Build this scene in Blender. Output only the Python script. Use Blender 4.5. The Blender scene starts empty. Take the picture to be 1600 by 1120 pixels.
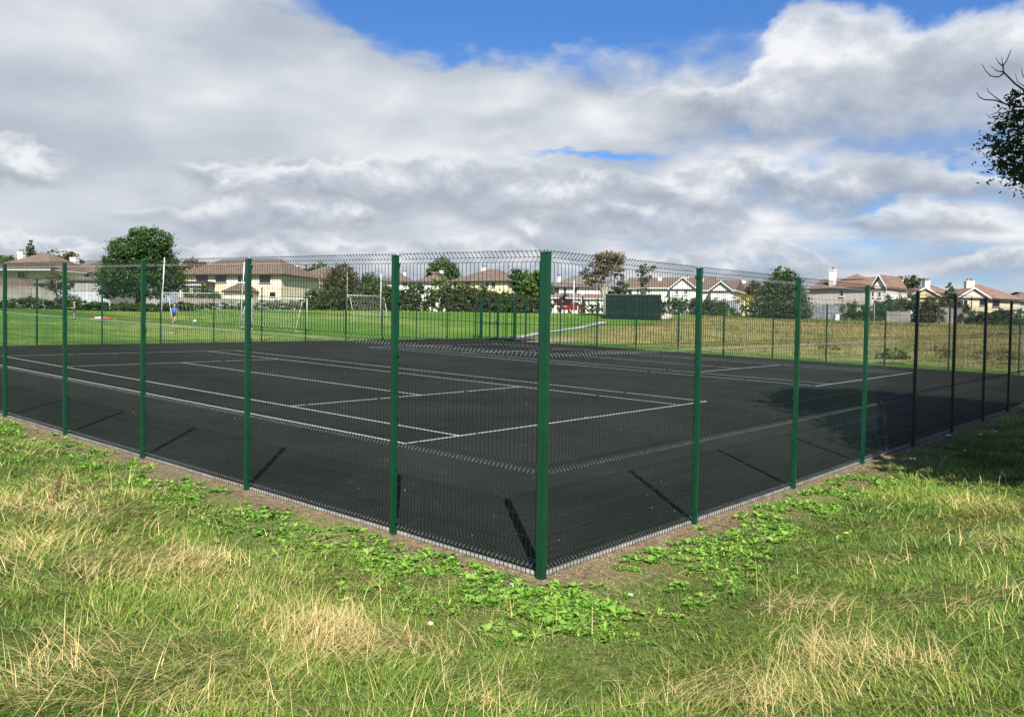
import bpy, bmesh, math, random
import numpy as np
from mathutils import Vector, Matrix
random.seed(7)
rng = np.random.default_rng(11)
sc = bpy.context.scene
COL = sc.collection

# ------------------------------------------------------------------ camera
FPX, PITCH, ROLL, YAW = 1326.16, -0.0316, 0.0154, 0.7142
CAM = np.array([-10.012, -11.136, 1.993])
def cam_axes():
    F = np.array([math.cos(PITCH)*math.cos(YAW), math.cos(PITCH)*math.sin(YAW), math.sin(PITCH)])
    R = np.array([math.sin(YAW), -math.cos(YAW), 0.0]); U = np.cross(R, F)
    c, s = math.cos(ROLL), math.sin(ROLL)
    return F, c*R+s*U, -s*R+c*U
AF, AR, AU = cam_axes()
cd = bpy.data.cameras.new("camera"); cam = bpy.data.objects.new("camera", cd); COL.objects.link(cam)
cd.sensor_width = 36.0; cd.lens = FPX/1600*36.0; cd.clip_start = 0.05; cd.clip_end = 6000
cam.matrix_world = Matrix(((AR[0], AU[0], -AF[0], CAM[0]), (AR[1], AU[1], -AF[1], CAM[1]),
                           (AR[2], AU[2], -AF[2], CAM[2]), (0, 0, 0, 1)))
sc.camera = cam

# ------------------------------------------------------------------ sun, exposure
SUN_DIR = np.array([-0.4922, -0.5324, 0.6886])            # towards the sun
sd = bpy.data.lights.new("sun", 'SUN'); sun = bpy.data.objects.new("sun", sd); COL.objects.link(sun)
sd.energy = 5.0; sd.angle = math.radians(0.53); sd.color = (1.0, 0.95, 0.86)
sun.rotation_euler = Vector(SUN_DIR).to_track_quat('Z', 'Y').to_euler()
sun.location = (-20, -25, 30)
vs = sc.view_settings
vs.view_transform = 'Standard'; vs.look = 'None'; vs.exposure = 1.3; vs.gamma = 1.0
vs.use_curve_mapping = False

# ------------------------------------------------------------------ node expression helper
class X:
    """a float socket with operators"""
    nt = None
    def __init__(s, v): s.v = v
    @staticmethod
    def m(op, *a, clamp=False):
        n = X.nt.nodes.new('ShaderNodeMath'); n.operation = op; n.use_clamp = clamp
        for i, b in enumerate(a):
            b = b.v if isinstance(b, X) else b
            if isinstance(b, (int, float)): n.inputs[i].default_value = b
            else: X.nt.links.new(b, n.inputs[i])
        return X(n.outputs[0])
    def __add__(s, o): return X.m('ADD', s, o)
    __radd__ = __add__
    def __sub__(s, o): return X.m('SUBTRACT', s, o)
    def __rsub__(s, o): return X.m('SUBTRACT', o, s)
    def __mul__(s, o): return X.m('MULTIPLY', s, o)
    __rmul__ = __mul__
    def __truediv__(s, o): return X.m('DIVIDE', s, o)
def sstep(x, a, b):
    n = X.nt.nodes.new('ShaderNodeMapRange'); n.interpolation_type = 'SMOOTHSTEP'
    X.nt.links.new(x.v, n.inputs[0]); n.inputs[1].default_value = a; n.inputs[2].default_value = b
    return X(n.outputs[0])
def vec3(x, y, z):
    n = X.nt.nodes.new('ShaderNodeCombineXYZ')
    for i, b in enumerate((x, y, z)):
        b = b.v if isinstance(b, X) else b
        if isinstance(b, (int, float)): n.inputs[i].default_value = b
        else: X.nt.links.new(b, n.inputs[i])
    return n.outputs[0]
def xnoise(vec, scale, detail=2.0, rough=0.5, dist=0.0):
    n = X.nt.nodes.new('ShaderNodeTexNoise'); n.inputs['Scale'].default_value = scale
    n.inputs['Detail'].default_value = detail; n.inputs['Roughness'].default_value = rough
    n.inputs['Distortion'].default_value = dist
    if vec is not None: X.nt.links.new(vec, n.inputs['Vector'])
    return X(n.outputs[0])
def xmix(f, a, b):
    n = X.nt.nodes.new('ShaderNodeMix'); n.data_type = 'RGBA'
    for sock, val in ((n.inputs[0], f), (n.inputs[6], a), (n.inputs[7], b)):
        val = val.v if isinstance(val, X) else val
        if isinstance(val, (int, float)): sock.default_value = val
        elif isinstance(val, (tuple, list)): sock.default_value = (*val[:3], 1.0)
        else: X.nt.links.new(val, sock)
    return n.outputs[2]

# ------------------------------------------------------------------ world: sky and cloud layer
world = bpy.data.worlds.new("World"); sc.world = world; world.use_nodes = True
nt = world.node_tree; nt.nodes.clear(); X.nt = nt
sky = nt.nodes.new('ShaderNodeTexSky'); sky.sky_type = 'NISHITA'; sky.sun_disc = False
sky.sun_elevation = math.asin(SUN_DIR[2]); sky.sun_rotation = math.atan2(SUN_DIR[0], SUN_DIR[1])
sky.air_density = 1.0; sky.dust_density = 0.6; sky.ozone_density = 2.0
tc = nt.nodes.new('ShaderNodeTexCoord'); sep = nt.nodes.new('ShaderNodeSeparateXYZ')
nt.links.new(tc.outputs['Generated'], sep.inputs[0])
dx, dy, dz = X(sep.outputs[0]), X(sep.outputs[1]), X(sep.outputs[2])
cy_, sy_ = math.cos(YAW), math.sin(YAW)
fw = dx*cy_ + dy*sy_; rt = dx*sy_ - dy*cy_
U_ = X.m('ARCTAN2', rt, fw)                               # azimuth from the view axis, to the right
V_ = X.m('ARCSINE', dz)                                   # elevation
Vp = X.m('MAXIMUM', V_, 0.0)
def uv(px, py):                                           # photo pixel -> azimuth, elevation of that piece of sky
    u = math.atan((px-800)/FPX)
    return u, math.atan((518+0.0154*(px-800)-py)/FPX*math.cos(u))
def blob(px, py, wx, wy, U=None, V=None, tilt=0.0):
    u0, v0 = uv(px, py); su, sv = wx/FPX, wy/FPX
    du = (U or U_) - u0; dv = (V or V_) - v0
    if tilt: dv = dv - du*tilt
    a = du*(1/su); b = dv*(1/sv)
    return X.m('EXPONENT', (a*a + b*b)*-1.0)
G = X.m('LOGARITHM', Vp + 0.15, math.e)                   # rows of cloud close up towards the horizon
def cloud_p(dv, ox=0.0, su=1.0):
    g = X.m('LOGARITHM', Vp + 0.15 + dv, math.e)
    return vec3(U_*(2.6*su) + ox, g*2.4*su, ox)
# slow warp so that outlines are ragged
wx_ = xnoise(cloud_p(0, 4.0), 3.0, 4, .6) - 0.5
wy_ = xnoise(cloud_p(0, 9.0), 3.0, 4, .6) - 0.5
Uw = U_ + wx_*0.12; Vw = V_ + wy_*0.09
def dens(dv, ox=0.0):
    return xnoise(cloud_p(dv, ox), 3.3, 7, .54, .25)
n0 = dens(0.0)
def wb(px, py, wx, wy, tilt=0.0): return blob(px, py, wx, wy, Uw, Vw, tilt)
low = X.m('EXPONENT', Vp*-6.0)
# thin high sheet, thickest to the left, with a blue opening
veilm = X.m('MINIMUM', wb(260, 170, 560, 200) + wb(-300, 100, 500, 200), 1.0)
bias = (low*0.50 + 0.04 + veilm*0.85 + wb(900, 175, 330, 55)*0.32
        - wb(900, 0, 330, 72, 0.06)*1.05 - wb(1420, -25, 300, 55)*0.6 - wb(640, 40, 170, 50, -0.1)*0.55
        - wb(1440, 238, 110, 12)*0.75 - wb(1160, 192, 60, 20)*0.35 - wb(900, 243, 100, 8)*0.5)
T = (n0 - 0.5)*1.25 + bias
alpha = sstep(T, -0.16, 0.50)
big = xnoise(cloud_p(0, 2.0, 0.8), 1.9, 3, .45, .4) - 0.5
s0 = xnoise(cloud_p(0.0, 0.0), 3.3, 5, .47, .25); s1 = xnoise(cloud_p(0.040, 0.0), 3.3, 5, .47, .25)
shade = (((s0 - s1)*1.1 + (n0-0.5)*0.2)*(1.0 - veilm*0.7) + 0.53 + big*0.48
         + wb(560, 170, 260, 70)*0.12 + wb(120, 60, 200, 60)*0.10 - wb(100, 225, 150, 45)*0.26 - wb(450, 70, 190, 36)*0.20)
shade = X.m('MINIMUM', X.m('MAXIMUM', shade, 0.0), 1.0)
def tone(s):
    g_ = xmix(sstep(s, -0.05, 0.60), (0.365, 0.41, 0.49), (0.57, 0.62, 0.695))
    return xmix(sstep(s, 0.42, 1.0), g_, (0.93, 0.94, 0.955))
tint = nt.nodes.new('ShaderNodeVectorMath'); tint.operation = 'MULTIPLY'; tint.inputs[1].default_value = (0.58, 0.98, 1.50)
nt.links.new(sky.outputs[0], tint.inputs[0])
blue = nt.nodes.new('ShaderNodeVectorMath'); blue.operation = 'SCALE'; blue.inputs['Scale'].default_value = 0.1
nt.links.new(tint.outputs[0], blue.inputs[0])
acc = xmix(alpha, blue.outputs[0], tone(shade))
# rows of cumulus, each nearer row standing higher over the horizon
def row(acc, base, h, seed, F, A, soft=0.30, cov=(0.32, 0.72), wide=5.0, prof=None, dark=0.0, opac=1.0, bump_=1.8):
    vb = uv(800, base)[1]; hv = h/FPX
    hn = xnoise(vec3(U_*wide, seed, 0.0), 1.0, 1, .5)
    pr = sstep(hn, cov[0], cov[1])
    if prof is not None: pr = X.m('MINIMUM', pr*0.5 + prof, 1.3)
    top = pr*hv + 0.25*hv
    c0 = vec3(U_*F, V_*(F*1.5), seed); c1 = vec3(U_*F, V_*(F*1.5) + 0.25, seed)
    z0 = xnoise(c0, 1.0, 7, .56, .2); z1 = xnoise(c1, 1.0, 5, .5, .2)
    t = (V_ - vb + (z0 - 0.5)*A)/top
    t = X.m('MINIMUM', X.m('MAXIMUM', t, -3.0), 4.0)
    a = sstep(1.0 - t, 0.0, soft)*sstep(t, -0.65, 0.25)*sstep(pr, 0.02, 0.35)*opac
    s = t*0.80 + (z0 - z1)*bump_ + 0.15 - dark
    return xmix(a, acc, tone(X.m('MINIMUM', X.m('MAXIMUM', s, 0.0), 1.0)))
acc = row(acc, 425, 46, 3.7, 15.0, 0.07, cov=(.30, .65), wide=6.0, opac=.7, dark=-.06)
acc = row(acc, 368, 60, 8.1, 12.0, 0.09, cov=(.34, .66), wide=5.0, opac=.85, dark=-.04)
acc = row(acc, 318, 70, 1.9, 10.0, 0.11, cov=(.42, .74), wide=4.0, opac=.9,
          prof=(wb(640, 300, 240, 300) + wb(1180, 300, 280, 300))*0.7)
acc = row(acc, 222, 128, 5.3, 6.5, 0.20, cov=(.55, .85), wide=3.0, soft=.25, dark=-.04, bump_=1.7, opac=.97,
          prof=blob(1400, 200, 270, 4000)*1.1)
sc10 = nt.nodes.new('ShaderNodeVectorMath'); sc10.operation = 'SCALE'; sc10.inputs['Scale'].default_value = 4.06
nt.links.new(acc, sc10.inputs[0])
bg = nt.nodes.new('ShaderNodeBackground'); bg.inputs['Strength'].default_value = 0.1
nt.links.new(sc10.outputs[0], bg.inputs['Color'])
wo = nt.nodes.new('ShaderNodeOutputWorld'); nt.links.new(bg.outputs[0], wo.inputs['Surface'])
try:
    world.cycles.sampling_method = 'MANUAL'; world.cycles.sample_map_resolution = 512
except Exception: pass
# ------------------------------------------------------------------ object helpers
def link(o, parent=None):
    COL.objects.link(o)
    if parent is not None: o.parent = parent
    return o
def tag(o, label=None, cat=None, group=None, kind=None):
    if label: o['label'] = label
    if cat: o['category'] = cat
    if group: o['group'] = group
    if kind: o['kind'] = kind
    return o
def empty(name, loc=(0, 0, 0), rz=0.0):
    o = bpy.data.objects.new(name, None); o.location = tuple(loc); o.rotation_euler = (0, 0, rz)
    o.empty_display_size = 0.2
    return link(o)
def np_mesh(name, verts, faces, mat, attr=None, smooth=False):
    """faces: (n,k) int array, or list of such arrays"""
    verts = np.asarray(verts, np.float32)
    fl = faces if isinstance(faces, list) else [faces]
    fl = [np.asarray(f, np.int32) for f in fl if len(f)]
    me = bpy.data.meshes.new(name)
    me.vertices.add(len(verts)); me.vertices.foreach_set('co', verts.ravel())
    tot = np.concatenate([np.full(len(f), f.shape[1], np.int32) for f in fl])
    lv = np.concatenate([f.ravel() for f in fl])
    me.loops.add(len(lv)); me.loops.foreach_set('vertex_index', lv)
    me.polygons.add(len(tot))
    st = np.zeros(len(tot), np.int32); st[1:] = np.cumsum(tot)[:-1]
    me.polygons.foreach_set('loop_start', st)
    if smooth: me.polygons.foreach_set('use_smooth', np.ones(len(tot), bool))
    if attr:
        for k, v in attr.items():
            a = me.attributes.new(k, 'FLOAT', 'POINT'); a.data.foreach_set('value', np.asarray(v, np.float32))
    me.update(calc_edges=True); me.validate()
    if mat is not None: me.materials.append(mat)
    return me
def np_obj(name, verts, faces, mat, parent=None, attr=None, smooth=False):
    return link(bpy.data.objects.new(name, np_mesh(name, verts, faces, mat, attr, smooth)), parent)
class MB:
    """collects simple shapes into one mesh"""
    def __init__(s): s.v = []; s.f = []
    def add(s, vs_, fs): b = len(s.v); s.v += [tuple(map(float, p)) for p in vs_]; s.f += [tuple(b+i for i in f) for f in fs]; return s
    def box(s, x0, x1, y0, y1, z0, z1):
        return s.add([(x0,y0,z0),(x1,y0,z0),(x1,y1,z0),(x0,y1,z0),(x0,y0,z1),(x1,y0,z1),(x1,y1,z1),(x0,y1,z1)],
                     [(3,2,1,0),(4,5,6,7),(0,1,5,4),(1,2,6,5),(2,3,7,6),(3,0,4,7)])
    def tube(s, pts, r, n=6, cap=True):
        pts = [np.array(p, float) for p in pts]; rs = r if isinstance(r, (list, tuple)) else [r]*len(pts)
        b = len(s.v); up = None
        for i, p in enumerate(pts):
            t = pts[min(i+1, len(pts)-1)] - pts[max(i-1, 0)]; t = t/(np.linalg.norm(t)+1e-9)
            if up is None:
                a = np.array((0, 0, 1.0)) if abs(t[2]) < .9 else np.array((1.0, 0, 0))
                up = np.cross(np.cross(t, a), t)
            up = up - t*np.dot(up, t); up /= np.linalg.norm(up)+1e-9
            sd_ = np.cross(t, up)
            for k in range(n):
                an = 2*math.pi*(k+.5)/n
                s.v.append(tuple(p + rs[i]*(math.cos(an)*up + math.sin(an)*sd_)))
        for i in range(len(pts)-1):
            for k in range(n):
                s.f.append((b+i*n+k, b+i*n+(k+1) % n, b+(i+1)*n+(k+1) % n, b+(i+1)*n+k))
        if cap:
            s.f.append(tuple(b+k for k in range(n))[::-1]); s.f.append(tuple(b+(len(pts)-1)*n+k for k in range(n)))
        return s
    def mesh(s, name, mat, smooth=False):
        me = bpy.data.meshes.new(name); me.from_pydata(s.v, [], s.f); me.update()
        if mat is not None: me.materials.append(mat)
        if smooth: me.polygons.foreach_set('use_smooth', [True]*len(me.polygons))
        return me
    def build(s, name, mat, parent=None, smooth=False, loc=None, rz=None):
        o = link(bpy.data.objects.new(name, s.mesh(name, mat, smooth)), parent)
        if loc is not None: o.location = tuple(loc)
        if rz is not None: o.rotation_euler = (0, 0, rz)
        return o
def share(name, me, parent=None, loc=(0, 0, 0), rz=0.0):
    o = link(bpy.data.objects.new(name, me), parent); o.location = tuple(loc); o.rotation_euler = (0, 0, rz); return o

# ------------------------------------------------------------------ materials
MAT = {}
def material(name, col, rough=0.7, var=0.0, scale=5.0, detail=4.0, bump=0.0, bscale=None, metal=0.0, spec=0.5, col2=None, coat=0.0, trans=0.0):
    m = bpy.data.materials.new(name); m.use_nodes = True; t = m.node_tree; X.nt = t
    b = t.nodes['Principled BSDF']; b.inputs['Roughness'].default_value = rough; b.inputs['Metallic'].default_value = metal
    b.inputs['Specular IOR Level'].default_value = spec; b.inputs['Coat Weight'].default_value = coat
    g = t.nodes.new('ShaderNodeNewGeometry')
    if var or col2:
        n = xnoise(g.outputs['Position'], scale, detail, .6)
        c2 = col2 or tuple(min(1, c*(1+var)) for c in col); c1 = col if col2 else tuple(c*(1-var) for c in col)
        t.links.new(xmix(sstep(n, .3, .7), c1, c2), b.inputs['Base Color'])
    else: b.inputs['Base Color'].default_value = (*col, 1)
    if bump:
        n = xnoise(g.outputs['Position'], bscale or scale*4, 4, .6)
        bp = t.nodes.new('ShaderNodeBump'); bp.inputs['Strength'].default_value = bump; bp.inputs['Distance'].default_value = 0.02
        t.links.new(n.v, bp.inputs['Height']); t.links.new(bp.outputs[0], b.inputs['Normal'])
    MAT[name] = m
    return m
def leaf_material(name, ramp, trans=0.35, rough=0.55, spec=0.35):
    """ramp: colours along the per-leaf 'tint' attribute (each leaf or blade keeps its own colour)"""
    m = bpy.data.materials.new(name); m.use_nodes = True; t = m.node_tree; t.nodes.clear(); X.nt = t
    at = t.nodes.new('ShaderNodeAttribute'); at.attribute_name = 'tint'
    cr = t.nodes.new('ShaderNodeValToRGB'); e = cr.color_ramp.elements
    e[0].position, e[0].color = ramp[0][0], (*ramp[0][1], 1); e[1].position, e[1].color = ramp[-1][0], (*ramp[-1][1], 1)
    for p, c in ramp[1:-1]: k = e.new(p); k.color = (*c, 1)
    t.links.new(at.outputs['Fac'], cr.inputs[0])
    b = t.nodes.new('ShaderNodeBsdfPrincipled'); b.inputs['Roughness'].default_value = rough
    b.inputs['Specular IOR Level'].default_value = spec
    tr = t.nodes.new('ShaderNodeBsdfTranslucent'); mx = t.nodes.new('ShaderNodeMixShader'); mx.inputs[0].default_value = trans
    o = t.nodes.new('ShaderNodeOutputMaterial')
    t.links.new(cr.outputs[0], b.inputs['Base Color']); t.links.new(cr.outputs[0], tr.inputs['Color'])
    t.links.new(b.outputs[0], mx.inputs[1]); t.links.new(tr.outputs[0], mx.inputs[2]); t.links.new(mx.outputs[0], o.inputs[0])
    MAT[name] = m
    return m

# ------------------------------------------------------------------ the lie of the land
SX, SY = 0.0153, 0.0324                       # fall of the courts
X0, X1, Y0, Y1 = -3.936, 33.63, -6.265, 30.151     # fence lines
def plane(x, y): return SX*x + SY*y
def out_dist(x, y):
    ax = np.maximum(np.maximum(X0-x, x-X1), 0); ay = np.maximum(np.maximum(Y0-y, y-Y1), 0)
    return np.hypot(ax, ay)
def smooth01(t): t = np.clip(t, 0, 1); return t*t*(3-2*t)
def lie(x, y):
    """height of the ground"""
    x = np.asarray(x, float); y = np.asarray(y, float)
    rx, ry = x-CAM[0], y-CAM[1]; R = np.hypot(rx, ry)
    th = np.arctan2(rx*AR[0]+ry*AR[1], np.maximum(rx*math.cos(YAW)+ry*math.sin(YAW), -1e9))
    do = out_dist(x, y)
    front = rx*math.cos(YAW)+ry*math.sin(YAW)
    # edge of the field, then the ground under the houses is nearly level
    Rb = np.interp(th, [-3.2, -1.0, -.5, -.1, .3, .55, 1.0, 3.2], [80, 80, 82, 98, 116, 112, 100, 80])
    Rc = np.minimum(R, Rb)
    k = Rc/np.maximum(R, 1e-6)
    z = plane(CAM[0]+rx*k, CAM[1]+ry*k)
    sp = 4.0*np.logaddexp(0, (Rc-52)/4.0)
    z = z + 0.03*np.minimum(sp, 1.3*do) + 0.006*np.minimum(np.maximum(R-Rb, 0), 150)
    # bank rising behind the near corner to where the photographer stands
    dn = np.maximum(X0-x, Y0-y)
    z = z + 0.90*smooth01((dn-0.8)/5.6)*smooth01((60-R)/30)
    return z
def at(px, D):
    """ground point under photo column px at depth D along the view axis"""
    u = (px-800)/FPX
    p = CAM + D*(np.array([math.cos(YAW), math.sin(YAW), 0]) + u*np.array([AR[0], AR[1], 0]))
    return p[0], p[1]
def ray_at(px, py, D):
    v = AF + AR*(px-800)/FPX - AU*(py-560)/FPX
    h = v[0]*math.cos(YAW)+v[1]*math.sin(YAW)
    return CAM + v*(D/h)
def hz(x, y): return float(lie(x, y))

# value noise for scattering
_NT = rng.random((64, 64))
def vnoise(x, y, s):
    x = np.asarray(x)*s; y = np.asarray(y)*s
    ix = np.floor(x).astype(int); iy = np.floor(y).astype(int); fx = x-ix; fy = y-iy
    fx = fx*fx*(3-2*fx); fy = fy*fy*(3-2*fy)
    a = _NT[ix % 64, iy % 64]; b = _NT[(ix+1) % 64, iy % 64]; c = _NT[ix % 64, (iy+1) % 64]; d = _NT[(ix+1) % 64, (iy+1) % 64]
    return (a*(1-fx)+b*fx)*(1-fy)+(c*(1-fx)+d*fx)*fy
def fbm(x, y, s): return .55*vnoise(x, y, s)+.3*vnoise(x+7.3, y+1.7, s*2.1)+.15*vnoise(x+3.1, y+9.2, s*4.3)

# ------------------------------------------------------------------ ground sheet
def ground_material():
    m = bpy.data.materials.new('ground_turf'); m.use_nodes = True; t = m.node_tree; X.nt = t
    b = t.nodes['Principled BSDF']; b.inputs['Roughness'].default_value = 0.9; b.inputs['Specular IOR Level'].default_value = 0.15
    g = t.nodes.new('ShaderNodeNewGeometry'); P = g.outputs['Position']
    s = t.nodes.new('ShaderNodeSeparateXYZ'); t.links.new(P, s.inputs[0]); x, y = X(s.outputs[0]), X(s.outputs[1])
    big = xnoise(P, 0.09, 4, .6); mid = xnoise(P, 0.7, 5, .65); fine = xnoise(P, 14.0, 4, .7)
    # mown field: green with paler worn patches
    field = xmix(sstep(mid*0.6+big*0.4, .38, .62), (0.046, 0.115, 0.012), (0.090, 0.165, 0.022))
    field = xmix(sstep(big*0.6+mid*0.4, .48, .62)*0.75, field, (0.19, 0.20, 0.06))
    field = xmix(sstep(fine, .35, .75)*0.5, field, (0.05, 0.11, 0.015))
    # rough meadow beyond the right-hand fence
    mead = xmix(sstep(mid, .35, .65), (0.24, 0.19, 0.08), (0.10, 0.12, 0.03))
    # meadow lies right of the path: sign of a line leaving the gate
    ln = (x - 36.5)*0.30 - (y - 27.0)*0.954 + (mid-0.5)*5.0
    mm = sstep(ln, -1.0, 4.0)*sstep(x, 35.6, 38.5)
    c = xmix(mm, field, mead)
    # bare soil beside the new kerb
    dn = X.m('MAXIMUM', X0 - x, Y0 - y)
    inside = sstep(dn, -0.5, -0.1)
    near = 1.0 - sstep(dn + (mid-0.5)*1.6, 0.15, 1.00)
    soil = xmix(sstep(fine, .3, .7), (0.045, 0.030, 0.019), (0.15, 0.105, 0.066))
    thatch = xmix(sstep(fine, .3, .7), (0.034, 0.052, 0.010), (0.095, 0.110, 0.028))
    rough = sstep(dn, 0.2, 0.8)
    c = xmix(rough, c, thatch)
    soil = xmix((1.0 - sstep(dn + (mid-0.5)*0.5 + (fine-0.5)*0.3, 0.06, 0.34))*0.75, soil, xmix(sstep(fine, .35, .65), (0.075, 0.055, 0.034), (0.17, 0.135, 0.085)))
    c = xmix(near*inside, c, soil)
    # trodden gravel by the gate
    gx = (x-36.2); gy = (y-25.2); gd = X.m('SQRT', gx*gx*0.25 + gy*gy)
    c = xmix((1.0 - sstep(gd + (mid-0.5)*1.5, 1.0, 2.2))*sstep(x, 33.5, 33.9), c, (0.21, 0.165, 0.115))
    t.links.new(c, b.inputs['Base Color'])
    bp = t.nodes.new('ShaderNodeBump'); bp.inputs['Strength'].default_value = 0.6; bp.inputs['Distance'].default_value = 0.05
    t.links.new((fine*0.6+mid*0.4).v, bp.inputs['Height']); t.links.new(bp.outputs[0], b.inputs['Normal'])
    return m
NR, NA = 330, 300
rr = 0.3*np.power(4500/0.3, np.linspace(0, 1, NR)); aa = np.linspace(0, 2*np.pi, NA, endpoint=False)
gx = CAM[0]+rr[:, None]*np.cos(aa)[None]; gy = CAM[1]+rr[:, None]*np.sin(aa)[None]
gz = lie(gx, gy) - 0.02
dn_ = np.maximum(X0-gx, Y0-gy)
gz += np.where(dn_ > .25, (fbm(gx, gy, 1.3)-.5)*0.10*smooth01((dn_-.25)/1.0), 0)*smooth01((60-np.hypot(gx-CAM[0], gy-CAM[1]))/30)
gv = np.stack([gx, gy, gz], -1).reshape(-1, 3)
gv = np.vstack([gv, [[CAM[0], CAM[1], hz(CAM[0], CAM[1])-.02]]])
i, j = np.meshgrid(np.arange(NR-1), np.arange(NA), indexing='ij'); j2 = (j+1) % NA
gf = np.stack([i*NA+j, (i+1)*NA+j, (i+1)*NA+j2, i*NA+j2], -1).reshape(-1, 4)
jj = np.arange(NA); gt = np.stack([np.full(NA, NR*NA), jj, (jj+1) % NA], -1)
tag(np_obj('ground', gv, [gf, gt], ground_material(), smooth=True), kind='structure')
def gsurf(x, y):
    """height of the ground sheet itself"""
    x = np.asarray(x, float); y = np.asarray(y, float)
    d = np.maximum(X0-x, Y0-y)
    return lie(x, y)-0.02+np.where(d > .25, (fbm(x, y, 1.3)-.5)*0.10*smooth01((d-.25)/1.0), 0)*smooth01((60-np.hypot(x-CAM[0], y-CAM[1]))/30)

# ------------------------------------------------------------------ court surface, painted lines, kerb
def court_material():
    m = bpy.data.materials.new('court_macadam'); m.use_nodes = True; t = m.node_tree; X.nt = t
    b = t.nodes['Principled BSDF']; b.inputs['Specular IOR Level'].default_value = 0.03
    g = t.nodes.new('ShaderNodeNewGeometry'); P = g.outputs['Position']
    big = xnoise(P, 0.25, 5, .65); grain = xnoise(P, 60.0, 3, .7); mid = xnoise(P, 2.5, 5, .7)
    mp = t.nodes.new('ShaderNodeMapping'); mp.inputs['Scale'].default_value = (0.25, 4.0, 1.0); t.links.new(P, mp.inputs[0])
    lane = xnoise(mp.outputs[0], 0.6, 3, .5)                       # paver runs
    c = xmix(sstep(big, .3, .7), (0.0075, 0.0087, 0.0075), (0.0175, 0.019, 0.0165))
    c = xmix(sstep(lane, .4, .7)*0.4, c, (0.017, 0.018, 0.016))
    c = xmix(sstep(grain, .45, .8)*0.7, c, (0.029, 0.030, 0.0275))
    c = xmix(sstep(mid, .58, .74)*0.45, c, (0.040, 0.040, 0.036))   # dusty scuffs
    t.links.new(c, b.inputs['Base Color'])
    t.links.new((grain*0.25 + 0.68).v, b.inputs['Roughness'])
    bp = t.nodes.new('ShaderNodeBump'); bp.inputs['Strength'].default_value = 0.5; bp.inputs['Distance'].default_value = 0.006
    t.links.new(grain.v, bp.inputs['Height']); t.links.new(bp.outputs[0], b.inputs['Normal'])
    return m
def quad_sheet(name, pts, mat, lift, parent=None):
    v = [(x, y, plane(x, y)+lift) for x, y in pts]
    me = bpy.data.meshes.new(name); me.from_pydata(v, [], [tuple(range(len(v)))]); me.update(); me.materials.append(mat)
    return link(bpy.data.objects.new(name, me), parent)
CI = 0.075                                                         # kerb stands just inside the fence line
court = tag(quad_sheet('court_surface', [(X0+CI, Y0+CI), (X1-CI, Y0+CI), (X1-CI, Y1-CI), (X0+CI, Y1-CI)], court_material(), 0.0), kind='structure')
material('line_paint', (0.35, 0.35, 0.34), 0.6, var=0.10, scale=9.0)
def pline(xa, ya, xb, yb, w=0.055):
    if abs(xa-xb) < 1e-6: p = [(xa-w/2, ya), (xa+w/2, ya), (xa+w/2, yb), (xa-w/2, yb)]
    else: p = [(xa, ya-w/2), (xb, ya-w/2), (xb, ya+w/2), (xa, ya+w/2)]
    quad_sheet('painted_line', p, MAT['line_paint'], 0.004, court)
W, L = 10.97, 23.77
for v0 in (0.0, 18.79):
    h = 0.0275
    pline(v0-h, 0, v0+W+h, 0); pline(v0-h, L, v0+W+h, L)                                     # baselines
    for vx in (v0, v0+1.37, v0+9.6, v0+W): pline(vx, h, vx, L-h)                               # side lines
    for uy in (5.485, 18.285): pline(v0+1.37+h, uy, v0+9.6-h, uy)                              # service lines
    pline(v0+5.485, 5.485+h, v0+5.485, 18.285-h)
    pline(v0+5.485, h, v0+5.485, 0.13)
    pline(v0+5.485, L-0.13, v0+5.485, L-h)
material('kerb_concrete', (0.20, 0.19, 0.172), 0.85, var=0.30, scale=6.0, bump=0.3, bscale=60)
def kerb_run(xa, ya, xb, yb, nx, ny, label, drop=0.0):
    """precast edging stones end to end; (nx,ny) points outwards"""
    n = max(1, int(math.hypot(xb-xa, yb-ya)/0.915)); root = empty('kerb_edging', (xa, ya, plane(xa, ya)))
    tag(root, label, 'kerb')
    ux, uy = (xb-xa)/n, (yb-ya)/n; ln = math.hypot(ux, uy); ux /= ln; uy /= ln
    slope = SX*ux+SY*uy
    vs_ = []; e = 0.006
    for tt in (e, ln-e):
        for off, zz in ((0.028, -.12), (0.028, .000-drop), (0.034, .009-drop), (0.068, .009-drop), (0.072, .004-drop), (0.072, -.12)):
            vs_.append((ux*tt-nx*off, uy*tt-ny*off, zz+slope*tt-(SX*nx+SY*ny)*off))
    fs = [(k, (k+1) % 6, 6+(k+1) % 6, 6+k) for k in range(6)]+[(5, 4, 3, 2, 1, 0), (6, 7, 8, 9, 10, 11)]
    mb = MB(); mb.add(vs_, fs); me = mb.mesh('kerb_stone', MAT['kerb_concrete'])
    for k in range(n):
        share('kerb_stone', me, root, (ux*ln*k, uy*ln*k, slope*ln*k+random.uniform(-.003, .003)))
kerb_run(X0, Y0, X0, Y1, -1, 0, 'pale concrete kerb edging under the long side fence facing the football field goals')
kerb_run(X0+.075, Y0, X1, Y0, 0, -1, 'pale concrete kerb edging under the fence that runs into the tree shade')
kerb_run(X0, Y1, X1, Y1, 0, 1, 'pale concrete kerb edging along the football field side', .022)
kerb_run(X1, Y0, X1, 25.3, 1, 0, 'pale concrete kerb edging along the dry meadow side', .022)

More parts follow.
